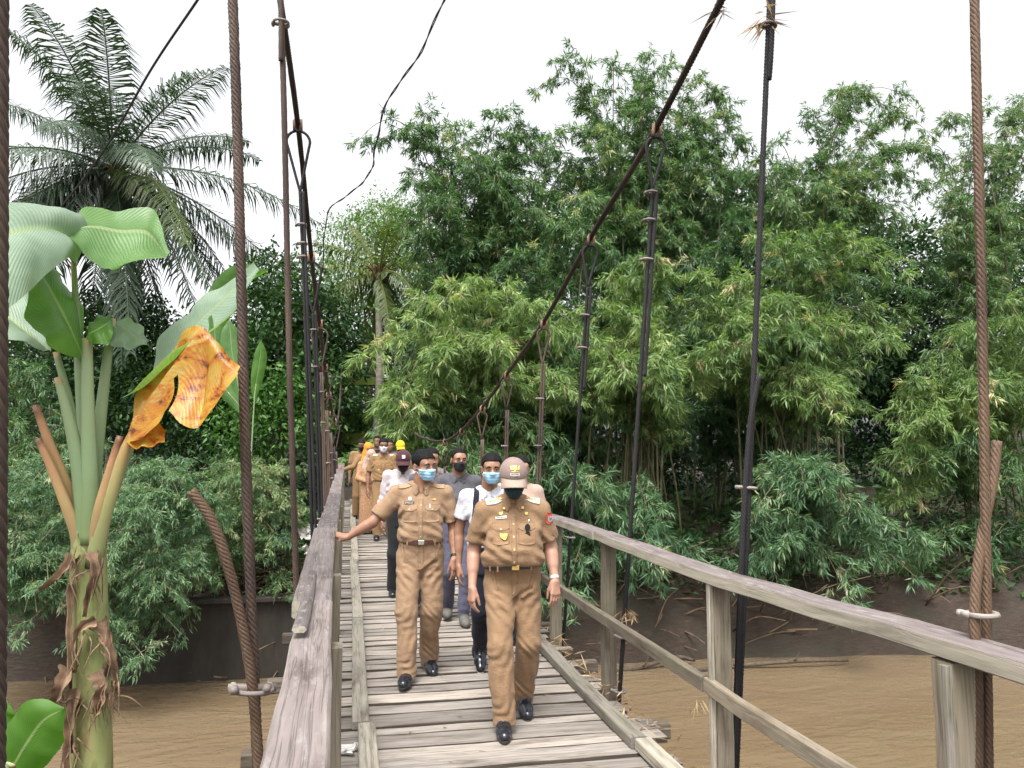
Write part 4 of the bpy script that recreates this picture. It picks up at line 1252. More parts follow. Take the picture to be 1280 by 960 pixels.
# leaves
Q = lambda *p: [q(*x) for x in p]
blade(ban, 'leaf', Q((94, 330, .05), (84, 296, -.05), (50, 285, -.25), (0, 300, -.45), (-60, 360, -.6)),
      Q((94, 330, .05), (86, 322, -.25), (52, 348, -.5), (8, 390, -.7), (-60, 420, -.8)),
      Q((94, 330, .05), (110, 275, .15), (70, 262, .10), (10, 255, -.05), (-60, 300, -.3)), M['ban_pale'], bo, label='broad pale leaf arching over to the left')
blade(ban, 'leaf', Q((78, 292, -.02), (112, 282, .05), (150, 287, .10), (185, 290, .12), (208, 320, .12)),
      Q((78, 292, -.02), (98, 308, -.22), (132, 338, -.28), (150, 330, -.22), (208, 322, .10)),
      Q((78, 292, -.02), (105, 262, .25), (150, 262, .32), (196, 266, .32), (210, 318, .14)), M['ban_green'], bo, label='leaf tip folded over to the right, lit through')
blade(ban, 'leaf', Q((106, 452, .08), (92, 420, .02), (72, 380, -.03), (52, 345, 0), (40, 335, .05)),
      Q((106, 452, .08), (60, 430, -.15), (36, 400, -.2), (34, 360, -.1), (38, 334, .04)),
      Q((106, 452, .08), (108, 420, .18), (98, 380, .2), (75, 345, .16), (44, 333, .08)), M['ban_green'], bo, wave=0.03)
blade(ban, 'leaf', Q((64, 440, .15), (50, 430, .2), (20, 405, .25), (-15, 375, .3), (-40, 360, .3)),
      Q((64, 440, .15), (40, 432, .05), (0, 420, .1), (-30, 395, .2), (-40, 362, .3)),
      Q((64, 440, .15), (58, 400, .35), (35, 362, .4), (5, 340, .4), (-38, 356, .32)), M['ban_pale'], bo)
blade(ban, 'leaf', Q((140, 398, .02), (134, 405, -.05), (122, 412, -.08), (110, 418, -.08)),
      Q((140, 398, .02), (142, 418, -.12), (128, 432, -.14), (108, 424, -.1)),
      Q((140, 398, .02), (128, 394, .04), (116, 400, .04), (109, 414, -.04)), M['ban_bright'], bo, n=20)
blade(ban, 'leaf', Q((142, 402, .02), (158, 412, .08), (172, 422, .12), (184, 428, .14)),
      Q((142, 402, .02), (140, 430, -.02), (160, 436, .02), (184, 431, .13)),
      Q((142, 402, .02), (162, 398, .2), (178, 410, .22), (185, 427, .15)), M['ban_pale'], bo, n=20)
blade(ban, 'leaf', Q((186, 480, .06), (210, 445, .10), (242, 408, .16), (280, 372, .24), (322, 335, .35)),
      Q((186, 480, .06), (152, 498, .0), (205, 452, -.12), (290, 388, -.02), (324, 338, .33)),
      Q((186, 480, .06), (200, 425, .30), (238, 386, .42), (268, 362, .48), (318, 330, .38)), M['ban_pale'], bo, label='long pale leaf rising right towards the near rope', tear=((0.62, -1, 0.9), (0.635, -1, 0.9)))
blade(ban, 'leaf', Q((152, 555, -.11), (178, 512, -.10), (212, 462, -.12), (254, 414, -.16), (282, 448, -.22), (297, 466, -.25)),
      Q((152, 555, -.11), (182, 548, -.2), (205, 512, -.24), (240, 536, -.28), (270, 505, -.3), (298, 467, -.26)),
      Q((152, 555, -.11), (168, 508, .02), (200, 452, .02), (236, 412, .0), (268, 420, -.08), (296, 462, -.22)), M['ban_dead'], bo, label='dying yellow and brown leaf hanging to the right', wave=0.035, tear=((0.42, -1, 0.8),))
blade(ban, 'leaf', Q((156, 550, -.11), (170, 545, -.13), (188, 540, -.15), (206, 545, -.16)),
      Q((156, 550, -.11), (168, 560, -.18), (186, 558, -.2), (206, 553, -.18)),
      Q((156, 550, -.11), (172, 520, -.06), (192, 518, -.08), (207, 540, -.15)), M['ban_dead'], bo, n=20, label='small brown shred of the dying leaf')


def sheath(pts, w, label=None):
    b = MB()
    C = catmull([q(*p) for p in pts], 22)
    wv = np.linspace(1, 0.25, 22) * (1 + 0.2 * np.sin(np.arange(22) * 1.3))
    s = np.linspace(-1, 1, 9)
    T, Sd, N = frames(C, (0, -1, 0.01))
    V = C[:, None] + Sd[:, None] * (s[None, :, None] * w * 0.72 * wv[:, None, None]) + N[:, None] * ((np.abs(s) ** 1.5 * w * 0.9 + 0.006 * np.sin(s * 17))[None, :, None])
    i, j = np.meshgrid(np.arange(21), np.arange(8), indexing='ij')
    b.add(V.reshape(-1, 3) - bo, np.stack([i * 9 + j, (i + 1) * 9 + j, (i + 1) * 9 + j + 1, i * 9 + j + 1], -1).reshape(-1, 4))
    b.build('dry_sheath', M['dry_sheath'], ban, smooth=True, label=label)


sheath([(118, 690, -.11), (122, 715, -.13), (112, 745, -.12), (108, 770, -.115)], 0.035)
sheath([(92, 696, -.05), (80, 715, -.10), (66, 728, -.12), (52, 738, -.12)], 0.035)
sheath([(90, 730, -.07), (88, 800, -.09), (90, 870, -.09), (92, 940, -.09)], 0.022)
sheath([(128, 775, -.07), (138, 800, -.1), (146, 830, -.11), (148, 862, -.1)], 0.045)
sheath([(120, 775, -.11), (104, 782, -.12), (96, 800, -.11), (96, 840, -.11)], 0.03)
sheath([(88, 836, -.08), (80, 855, -.12), (72, 872, -.12), (66, 884, -.1)], 0.05)
sheath([(124, 838, -.11), (130, 855, -.12), (126, 880, -.115), (120, 890, -.11)], 0.05)
sheath([(96, 860, -.10), (88, 910, -.11), (86, 960, -.11), (84, 1000, -.1)], 0.035)
b = MB()
for i in range(70):
    px, py = random.choice([(118, 705), (98, 700), (132, 800), (142, 850), (90, 870), (92, 930), (104, 790), (126, 860)])
    p0 = q(px + rng.normal(0, 6), py + rng.normal(0, 8), -0.11 + rng.normal(0, 0.01))
    d = np.array([rng.normal(0, 0.04), rng.normal(-0.01, 0.02), -rng.uniform(0.05, 0.2)])
    b.tube(catmull([p0, p0 + d * 0.5 + [rng.normal(0, 0.02), -0.02, 0.02], p0 + d], 6) - bo, [0.004, 0.004, 0.003, 0.003, 0.002, 0.001], 4)
b.build('dry_fibre', M['dry_sheath'], ban)

# young banana at the bottom left and farther banana leaves by the ropes
def small_banana(label, px, Y, leaves, base=None, mat='ban_bright'):
    o_ = at(px, 578, Y); o_[2] = float(ground_h(o_[0], o_[1])) if base is None else base
    e = thing('banana_plant', label, 'banana plant', o_)
    hub = o_ + np.array([0, 0, 0.35 * max(at(*leaves[0][0][0])[2] - o_[2], 0.3)])
    b = MB(); b.tube(np.linspace(o_ - [0, 0, 0.1], hub, 6) - o_, np.linspace(0.07, 0.045, 6), 10)
    b.build('stem', M['banana_stem'], e, smooth=True)
    for mid, w, m in leaves:
        Mi = np.array([at(*p) for p in mid])
        stalk(e, [hub - [0, 0, 0.05], (hub + Mi[0]) / 2 + [0, 0, 0.04], Mi[0], Mi[1]], 0.03, 0.010, M['stalk_green'], o_)
        T, Sd, N = frames(Mi, (0.1, -1, 0.6))
        ww = w * np.array([0.15, 0.8, 1.0, 0.85, 0.05])[:len(Mi)][:, None]
        blade(e, 'leaf', Mi, Mi - Sd * ww - N * ww * 0.25, Mi + Sd * ww - N * ww * 0.25, M[m], o_, n=24, m=5)
    return e


small_banana('small young banana with a bright green leaf low in front of the water', -20, 3.1,
             [([(4, 985, 3.1), (18, 955, 3.08), (36, 925, 3.05), (55, 900, 3.02), (80, 886, 3.0)], 0.10, 'ban_bright'),
              ([(-30, 960, 3.2), (-18, 930, 3.2), (-8, 905, 3.2), (2, 888, 3.2), (10, 878, 3.2)], 0.07, 'ban_bright')])
small_banana('banana plant with upright fresh leaves farther off between rope and yellow leaf', 312, 22.3,
             [([(300, 500, 22.3), (296, 470, 22.3), (290, 440, 22.3), (288, 415, 22.3), (286, 400, 22.3)], 0.28, 'ban_green'),
              ([(318, 500, 22.1), (320, 480, 22.1), (324, 455, 22.1), (326, 440, 22.1), (326, 425, 22.1)], 0.18, 'ban_bright'),
              ([(300, 500, 22.6), (270, 430, 22.6), (275, 380, 22.6), (300, 345, 22.4), (335, 338, 22.3)], 0.40, 'ban_green'),
              ([(305, 520, 22.0), (285, 490, 21.9), (268, 480, 21.8), (252, 478, 21.7), (240, 490, 21.7)], 0.26, 'ban_green')])
# ------------------------------------------------------------------ people
def smin(a, b, k):
    h = np.clip(0.5 + 0.5 * (b - a) / k, 0, 1)
    return b + (a - b) * h - k * h * (1 - h)


class Field:
    """signed distance on a rectilinear grid; primitives are blended in only round their own box"""
    def __init__(self, lo, hi, h, fine=()):
        ax = []
        for i in range(3):
            c = np.arange(lo[i], hi[i] + h, h)
            for (flo, fhi, fh) in fine:
                c = c[(c < flo[i] - h * 0.4) | (c > fhi[i] + h * 0.4)]
                c = np.concatenate([c, np.arange(flo[i], fhi[i], fh)])
            c = np.unique(np.round(c, 5))
            c = c[np.concatenate([[True], np.diff(c) > 0.0012])]
            ax.append(c)
        self.ax = ax
        self.D = np.full([len(a) for a in ax], 0.5, np.float32)

    def sub(self, lo, hi, m):
        sl = tuple(slice(max(np.searchsorted(a, l - m) - 1, 0), np.searchsorted(a, u + m) + 1) for a, l, u in zip(self.ax, lo, hi))
        g = [a[s] for a, s in zip(self.ax, sl)]
        return sl, g[0][:, None, None], g[1][None, :, None], g[2][None, None, :]

    def put(self, fn, lo, hi, k=0.02, op='add'):
        sl, X, Y, Z = self.sub(lo, hi, k + 0.03)
        if min(X.size, Y.size, Z.size) == 0:
            return
        d = fn(X, Y, Z).astype(np.float32)
        A = self.D[sl]
        if op == 'add':
            self.D[sl] = smin(A, d, k) if k > 0 else np.minimum(A, d)
        elif op == 'sub':
            self.D[sl] = -smin(-A, d, k) if k > 0 else np.maximum(A, -d)

    def cut(self, fn):
        X, Y, Z = self.ax[0][:, None, None], self.ax[1][None, :, None], self.ax[2][None, None, :]
        self.D = np.maximum(self.D, fn(X, Y, Z).astype(np.float32))

    def warp(self, fn):
        X, Y, Z = self.ax[0][:, None, None], self.ax[1][None, :, None], self.ax[2][None, None, :]
        self.D = self.D + fn(X, Y, Z).astype(np.float32)

    def cap(self, a, b, r0, r1, k=0.02, op='add', sq=1.0):
        a, b = np.asarray(a, float), np.asarray(b, float)
        rm = max(r0, r1)
        d = b - a
        dd = max(d @ d, 1e-9)

        def fn(X, Y, Z):
            x, y, z = X - a[0], Y - a[1], Z - a[2]
            t = np.clip((x * d[0] + y * d[1] + z * d[2]) / dd, 0, 1)
            return np.sqrt((x - t * d[0]) ** 2 + ((y - t * d[1]) / sq) ** 2 + (z - t * d[2]) ** 2) - (r0 + (r1 - r0) * t)
        self.put(fn, np.minimum(a, b) - rm, np.maximum(a, b) + rm, k, op)

    def ell(self, c, r, k=0.02, op='add', Rm=None):
        c, r = np.asarray(c, float), np.asarray(r, float)
        Rm = np.eye(3) if Rm is None else Rm
        m = r.max()

        def fn(X, Y, Z):
            x, y, z = X - c[0], Y - c[1], Z - c[2]
            u, v, w = (Rm[0, i] * x + Rm[1, i] * y + Rm[2, i] * z for i in range(3))
            k0 = np.sqrt((u / r[0]) ** 2 + (v / r[1]) ** 2 + (w / r[2]) ** 2)
            k1 = np.sqrt((u / r[0] ** 2) ** 2 + (v / r[1] ** 2) ** 2 + (w / r[2] ** 2) ** 2)
            return k0 * (k0 - 1) / np.maximum(k1, 1e-6)
        self.put(fn, c - m, c + m, k, op)

    def trunk(self, prof, k=0.03, lean=lambda z: 0.0, p=2.4, op='add'):
        """stack of rounded sections: rows of z, half width, half depth, y centre, x centre"""
        pr = np.asarray(prof, float)

        def fn(X, Y, Z):
            z = np.clip(Z, pr[0, 0], pr[-1, 0])
            w, dp, yc, xc = (np.interp(z, pr[:, 0], pr[:, i]) for i in range(1, 5))
            s = (np.abs((X - xc) / w) ** p + np.abs((Y - yc) / dp) ** p) ** (1 / p)
            return np.maximum((s - 1) * np.minimum(w, dp), np.maximum(pr[0, 0] - Z, Z - pr[-1, 0]))
        w = pr[:, 1].max()
        self.put(fn, (pr[:, 4].min() - w, (pr[:, 3] - pr[:, 2]).min(), pr[0, 0]), (pr[:, 4].max() + w, (pr[:, 3] + pr[:, 2]).max(), pr[-1, 0]), k, op)

    def mesh(self):
        """surface nets"""
        D = self.D
        S = D < 0
        nx, ny, nz = D.shape
        cnt = np.zeros((nx - 1, ny - 1, nz - 1), np.int8)
        offs = [(i, j, k) for i in (0, 1) for j in (0, 1) for k in (0, 1)]
        for o in offs:
            cnt += S[o[0]:nx - 1 + o[0], o[1]:ny - 1 + o[1], o[2]:nz - 1 + o[2]]
        I = np.argwhere((cnt > 0) & (cnt < 8))
        idx = np.full(cnt.shape, -1, np.int64)
        idx[I[:, 0], I[:, 1], I[:, 2]] = np.arange(len(I))
        val = {o: D[I[:, 0] + o[0], I[:, 1] + o[1], I[:, 2] + o[2]] for o in offs}
        acc = np.zeros((len(I), 3)); n = np.zeros(len(I))
        co = [np.stack([self.ax[a][I[:, a]], self.ax[a][I[:, a] + 1]], -1) for a in range(3)]
        for o in offs:
            for a in range(3):
                if o[a]: continue
                p = list(o); p[a] = 1; p = tuple(p)
                v0, v1 = val[o], val[p]
                m = (v0 < 0) != (v1 < 0)
                t = v0 / np.where(np.abs(v0 - v1) < 1e-12, 1, v0 - v1)
                P = np.stack([co[c][:, o[c]] for c in range(3)], -1)
                P[:, a] = co[a][:, 0] + t * (co[a][:, 1] - co[a][:, 0])
                acc[m] += P[m]; n[m] += 1
        V = acc / np.maximum(n, 1)[:, None]
        Fs = []
        for a in range(3):
            b_, c_ = (a + 1) % 3, (a + 2) % 3
            s0 = [slice(None)] * 3; s1 = [slice(None)] * 3
            s0[a] = slice(0, -1); s1[a] = slice(1, None)
            for q_ in (b_, c_):
                s0[q_] = slice(1, -1); s1[q_] = slice(1, -1)
            A, Bm = S[tuple(s0)], S[tuple(s1)]
            E = np.argwhere(A != Bm)
            if not len(E): continue
            flip = A[E[:, 0], E[:, 1], E[:, 2]]
            G = E.copy(); G[:, b_] += 1; G[:, c_] += 1
            def cell(db, dc):
                q_ = G.copy(); q_[:, b_] += db; q_[:, c_] += dc
                return idx[q_[:, 0], q_[:, 1], q_[:, 2]]
            f = np.stack([cell(-1, -1), cell(0, -1), cell(0, 0), cell(-1, 0)], -1)
            f[~flip] = f[~flip][:, ::-1]
            Fs.append(f)
        F = np.concatenate(Fs)
        return V, F[(F >= 0).all(1)]


def waves(seed, amp, kmin, kmax, stretch=(1, 1, 1), n=7):
    r = np.random.default_rng(seed)
    K = norm(r.normal(0, 1, (n, 3))) * r.uniform(kmin, kmax, (n, 1)) * np.asarray(stretch)
    ph = r.uniform(0, 6.28, n)

    def fn(X, Y, Z):
        s = 0
        for k_, p_ in zip(K, ph):
            s = s + np.sin(k_[0] * X + k_[1] * Y + k_[2] * Z + p_ + 1.3 * np.sin(k_[2] * 0.37 * X + k_[0] * 0.41 * Z + p_ * 2))
        return amp * s / n ** 0.5
    return fn


def rotm(yaw=0.0, pitch=0.0, roll=0.0):
    """head frame: yaw turns to the person's left (+x), pitch nods down, roll tilts"""
    return np.array((Matrix.Rotation(yaw, 3, 'Z') @ Matrix.Rotation(pitch, 3, 'X') @ Matrix.Rotation(roll, 3, 'Y')))


def seg_r(F, pts, radii, k):
    for i in range(len(pts) - 1):
        F.cap(pts[i], pts[i + 1], radii[i], radii[i + 1], k)


def hand_sdf(F, wrist, d, pn, th, curl=(0.25, 0.45, 0.35), sc=1.0, spread=0.0):
    """palm, four separate fingers and a thumb; d = hand direction, pn = palm normal, th = thumb side"""
    d = norm(d); pn = norm(pn - d * (pn @ d)); th = np.cross(d, pn) * (1 if np.cross(d, pn) @ th > 0 else -1)
    W = np.asarray(wrist, float)
    lens = [(0.041, 0.026, 0.020), (0.045, 0.029, 0.021), (0.041, 0.027, 0.020), (0.033, 0.020, 0.017)]
    for i, off in enumerate((0.031, 0.0105, -0.0105, -0.030)):
        kn = W + d * (0.088 - 0.006 * (i == 3) - 0.002 * (i == 0)) * sc + th * off * sc
        F.cap(W + d * 0.012 * sc + th * off * 0.55 * sc, kn, 0.0145 * sc, 0.0118 * sc, 0.018)
    for i, off in enumerate((0.031, 0.0105, -0.0105, -0.030)):
        kn = W + d * (0.088 - 0.006 * (i == 3) - 0.002 * (i == 0)) * sc + th * off * sc
        ang = 0.0
        p = kn
        fan = (off / 0.031) * spread
        for j in range(3):
            ang += curl[j] * (1 + 0.12 * i)
            v = norm(d * math.cos(ang) + pn * math.sin(ang) + th * fan)
            q_ = p + v * lens[i][j] * sc
            F.cap(p, q_, (0.0092 - 0.0008 * j) * sc, (0.0088 - 0.0010 * j) * sc, 0.0015)
            p = q_
    b0 = W + d * 0.022 * sc + th * 0.022 * sc + pn * 0.006
    t1 = b0 + norm(d * 0.84 + th * 0.34 + pn * 0.38) * 0.042 * sc
    t2 = t1 + norm(d * 0.95 + th * 0.05 + pn * 0.35) * 0.032 * sc
    t3 = t2 + norm(d * 0.95 - th * 0.05 + pn * 0.40) * 0.026 * sc
    F.cap(b0, t1, 0.0165 * sc, 0.0125 * sc, 0.016); F.cap(t1, t2, 0.0115 * sc, 0.0100 * sc, 0.003); F.cap(t2, t3, 0.0098 * sc, 0.0078 * sc, 0.002)


KH = (0.215, 0.133, 0.074)
M['khaki'] = cloth('khaki_cloth', KH)
M['khaki_tan'] = cloth('khaki_tan_cloth', (0.252, 0.162, 0.097))
M['khaki_dk'] = cloth('khaki_ochre_cloth', (0.20, 0.12, 0.055))
M['khaki_epaulette'] = cloth('khaki_strap_cloth', (0.31, 0.20, 0.12))
M['white_cloth'] = cloth('white_shirt_cloth', (0.47, 0.47, 0.51), var=0.05)
M['pinkish'] = cloth('pale_pinkish_shirt_cloth', (0.40, 0.35, 0.36), var=0.08)
M['beige'] = cloth('beige_cloth', (0.36, 0.25, 0.20))
M['char'] = cloth('charcoal_shirt_cloth', (0.075, 0.072, 0.082), var=0.15)
M['navy'] = cloth('navy_trouser_cloth', (0.012, 0.013, 0.022), var=0.2)
M['slate'] = cloth('slate_trouser_cloth', (0.075, 0.075, 0.11), var=0.15)
M['blackcloth'] = cloth('black_cloth', (0.012, 0.013, 0.014), var=0.2)
M['orange'] = cloth('orange_scarf_cloth', (0.50, 0.20, 0.018), var=0.15)
M['cap_taupe'] = cloth('taupe_cap_cloth', (0.215, 0.155, 0.135), var=0.05, fold=0.15)
M['cap_brim'] = cloth('beige_brim_cloth', (0.29, 0.22, 0.175), var=0.05, fold=0.12)
M['cap_maroon'] = cloth('maroon_cap_cloth', (0.055, 0.02, 0.026), var=0.1, fold=0.15)
M['cap_yellow'] = cloth('yellow_cap_cloth', (0.62, 0.40, 0.015), var=0.08, fold=0.15)
M['mask_blue'] = cloth('blue_surgical_mask', (0.28, 0.48, 0.64), var=0.05, fold=0.2)
M['mask_black'] = cloth('black_mask_cloth', (0.012, 0.012, 0.013), var=0.2, fold=0.2)
M['mask_green'] = cloth('dark_green_mask_cloth', (0.010, 0.028, 0.030), var=0.2, fold=0.2)
M['mask_pale'] = cloth('pale_lilac_mask', (0.55, 0.53, 0.62), var=0.05, fold=0.2)
M['hair'] = plain('black_hair', (0.006, 0.0055, 0.0055), 0.75, 0.15, var=0.4, sc=160, bs=0.8, bd=0.003)
M['shoe'] = plain('polished_black_shoe', (0.008, 0.009, 0.014), 0.22, 0.6, var=0.3, sc=20, bs=0.1)
M['shoe_dull'] = plain('worn_grey_shoe', (0.10, 0.095, 0.085), 0.8, 0.3, var=0.3, sc=30)
M['sole'] = plain('shoe_sole', (0.03, 0.028, 0.026), 0.8, 0.3)
M['sole_white'] = plain('white_shoe_sole', (0.5, 0.49, 0.46), 0.7, 0.3)
M['belt_brown'] = plain('brown_leather_belt', (0.06, 0.022, 0.014), 0.45, 0.4, var=0.3, sc=40)
M['belt_black'] = plain('black_leather_belt', (0.014, 0.010, 0.010), 0.42, 0.4, var=0.3, sc=40)
M['steel'] = plain('brushed_steel', (0.55, 0.53, 0.50), 0.3, 0.5, 0.85, var=0.1)
M['gold'] = plain('gold_metal', (0.52, 0.35, 0.11), 0.38, 0.5, 0.7, var=0.2, sc=60)
M['whiteplate'] = plain('white_plate', (0.50, 0.48, 0.46), 0.5, 0.4, var=0.05)
M['blackplate'] = plain('black_plate', (0.02, 0.02, 0.024), 0.4, 0.4)
M['darkglass'] = plain('dark_lens', (0.02, 0.016, 0.016), 0.1, 0.6)
M['redpatch'] = plain('red_patch', (0.55, 0.10, 0.06), 0.8, 0.2, var=0.2)
M['bluepatch'] = plain('blue_patch', (0.10, 0.22, 0.42), 0.8, 0.2, var=0.2)
M['eyewhite'] = plain('eye_white', (0.33, 0.30, 0.28), 0.25, 0.5, var=0.03)
M['iris'] = plain('dark_iris', (0.012, 0.008, 0.006), 0.15, 0.6)
M['button'] = plain('shirt_button', (0.45, 0.32, 0.18), 0.4, 0.4)


def skin(name, c):
    k = NT(name)
    n1 = k.noise(k.coord('Object'), 14, 4)
    n2 = k.noise(k.coord('Object'), 260, 3)
    col = k.ramp(n1, [(0.3, tuple(x * y for x, y in zip(c, (0.88, 0.84, 0.82)))), (0.7, tuple(x * y for x, y in zip(c, (1.08, 1.06, 1.04))))])
    k.set(col, 0.48, 0.4, bump=n2, bs=0.12, bd=0.001)
    k.b.inputs['Subsurface Weight'].default_value = 0.06
    k.b.inputs['Subsurface Radius'].default_value = (0.012, 0.005, 0.003)
    return k.m


M['skin_tan'] = skin('tan_skin', (0.27, 0.145, 0.092))
M['skin_light'] = skin('light_tan_skin', (0.35, 0.20, 0.14))
M['skin_brown'] = skin('brown_skin', (0.19, 0.10, 0.062))

# batik-like print for one dress
k = NT('brown_batik')
vo = k.n('ShaderNodeTexVoronoi'); vo.inputs['Scale'].default_value = 26; k.link(k.coord('Object'), vo.inputs['Vector'])
M['batik'] = k.set(k.ramp(vo.outputs['Distance'], [(0.2, (0.42, 0.27, 0.15)), (0.45, (0.24, 0.12, 0.06)), (0.6, (0.36, 0.21, 0.12))]), 0.85, 0.2)


def mesh_obj(name, VF, mat, parent, label=None, smooth=True):
    b = MB(); b.add(VF[0], VF[1])
    return b.build(name, mat, parent, smooth=smooth, label=label)


def bvh(VF):
    return BVHTree.FromPolygons([tuple(v) for v in VF[0]], [tuple(f) for f in VF[1]])


def decal(tree_, name, mat, parent, c, w, h, shape=None, rot=0.0, thick=0.003, d=(0, 1, 0), u=(1, 0, 0), n=9, m=7, lift=0.0015, label=None):
    """a thin sewn-on piece that lies on the cloth: shape(u) gives the lower edge, -1..1"""
    d = norm(np.asarray(d, float)); u = norm(np.asarray(u, float) - d * (np.asarray(u, float) @ d)); v = np.cross(u, d)
    if v[2] < 0 and abs(d[2]) < 0.7: v = -v
    cu, su = math.cos(rot), math.sin(rot)
    uu, vv = u * cu + v * su, -u * su + v * cu
    P = np.empty((n, m, 3)); N = np.empty((n, m, 3))
    for i in range(n):
        a = -1 + 2 * i / (n - 1)
        lo = -1.0 if shape is None else shape(a)
        for j in range(m):
            b_ = lo + (1 - lo) * j / (m - 1)
            o = np.asarray(c, float) + uu * a * w / 2 + vv * b_ * h / 2
            hit = tree_.ray_cast(Vector(o - d * 0.4), Vector(d), 0.9)
            if hit[0] is None:
                near = tree_.find_nearest(Vector(o))
                P[i, j] = near[0]; N[i, j] = near[1]
            else:
                P[i, j] = hit[0]; N[i, j] = hit[1]
            if N[i, j] @ d > 0: N[i, j] = -N[i, j]
    for _ in range(2):
        N[1:-1] = (N[:-2] + N[1:-1] * 2 + N[2:]) / 4
        P[1:-1] = (P[:-2] + P[1:-1] * 2 + P[2:]) / 4
    N = norm(N)
    top = P + N * (lift + thick); bot = P - N * 0.001
    V = np.concatenate([top.reshape(-1, 3), bot.reshape(-1, 3)])
    i, j = np.meshgrid(np.arange(n - 1), np.arange(m - 1), indexing='ij')
    F = np.stack([i * m + j, (i + 1) * m + j, (i + 1) * m + j + 1, i * m + j + 1], -1).reshape(-1, 4)
    T0 = V[F[0]]
    if np.cross(T0[1] - T0[0], T0[2] - T0[0]) @ N[0, 0] < 0:
        F = F[:, ::-1]
    ring = [(i_, 0) for i_ in range(n)] + [(n - 1, j_) for j_ in range(1, m)] + [(i_, m - 1) for i_ in range(n - 2, -1, -1)] + [(0, j_) for j_ in range(m - 2, 0, -1)]
    R_ = np.array([a_ * m + b_ for a_, b_ in ring]); R2 = np.roll(R_, -1); K_ = n * m
    SF = np.stack([R_, R2, R2 + K_, R_ + K_], -1)
    b = MB(); b.add(V, np.concatenate([F, F[:, ::-1] + K_, SF]))
    return b.build(name, mat, parent, smooth=n * m > 20, label=label)


def ring_on(tree_, name, mat, parent, c, nrm, rad, h, thick=0.004, n=44, wob=0.0, tilt=None):
    """a band (belt, watch strap) fitted round a cloth or limb surface: rays from outside towards the axis"""
    nrm = norm(np.asarray(nrm, float)); a0 = norm(np.cross(nrm, (0.1, 1, 0.05))); a1 = np.cross(nrm, a0)
    c = np.asarray(c, float)
    rows = []
    for t in np.arange(n) * 2 * np.pi / n:
        r_ = a0 * math.cos(t) + a1 * math.sin(t)
        ds = []
        for s in (-0.5, 0.5):
            hit = tree_.ray_cast(Vector(c + r_ * rad + nrm * h * s), Vector(-r_), rad)
            ds.append(rad - hit[3] if hit[0] is not None else rad * 0.5)
        rows.append((r_, max(ds)))
    dist = np.array([q_[1] for q_ in rows])
    dist = np.where(dist > np.median(dist) * 1.45, np.median(dist), dist)
    for _ in range(3):
        dist = (np.roll(dist, 1) + 2 * dist + np.roll(dist, -1)) / 4
    sec = [(-0.5, 0.0), (-0.5, 1.0), (0.5, 1.0), (0.5, 0.0)]
    V = np.array([[c + rows[i][0] * (dist[i] + thick * (q_[1] * 1.0 - 0.3)) + nrm * h * q_[0] for q_ in sec] for i in range(n)])
    i = np.arange(n)[:, None] * 4; j = np.arange(4)[None]
    F = np.stack([i + j, i + (j + 1) % 4, (i + 4) % (4 * n) + (j + 1) % 4, (i + 4) % (4 * n) + j], -1).reshape(-1, 4)
    b = MB(); b.add(V.reshape(-1, 3), F)
    return b.build(name, mat, parent), (c, rows, dist)


def head_parts(F, hc, RM, s=1.0, full=True):
    """skull, face, nose, ears, chin, eye sockets into field F"""
    T = lambda *p: hc + RM @ (np.array(p) * s)
    F.ell(T(0, .018, .034), np.array((.075, .094, .084)) * s, 0.02, Rm=RM)
    F.ell(T(0, -.030, -.042), np.array((.057, .062, .074)) * s, 0.03, Rm=RM)
    F.ell(T(0, -.062, -.096), np.array((.024, .020, .018)) * s, 0.02, Rm=RM)
    F.ell(T(0, -.045, .03), np.array((.062, .05, .05)) * s, 0.02, Rm=RM)
    for q_ in (-1, 1):
        F.ell(T(q_ * .040, -.055, -.030), np.array((.022, .022, .022)) * s, 0.02, Rm=RM)
        F.ell(T(q_ * .076, .016, -.012), np.array((.010, .020, .031)) * s, 0.006, Rm=RM)
        if full:
            F.ell(T(q_ * .031, -.098, .002), np.array((.017, .016, .012)) * s, 0.008, 'sub', Rm=RM)
            F.ell(T(q_ * .082, .006, -.010), np.array((.006, .010, .018)) * s, 0.004, 'sub', Rm=RM)
    if full != 'cap' and full:
        F.cap(T(-.036, -.083, .022), T(.036, -.083, .022), .012 * s, .012 * s, 0.012)
    if full:
        F.cap(T(0, -.090, .006), T(0, -.110, -.030), .008 * s, .0125 * s, 0.010)
        F.ell(T(0, -.088, -.060), np.array((.024, .012, .011)) * s, 0.008, Rm=RM)


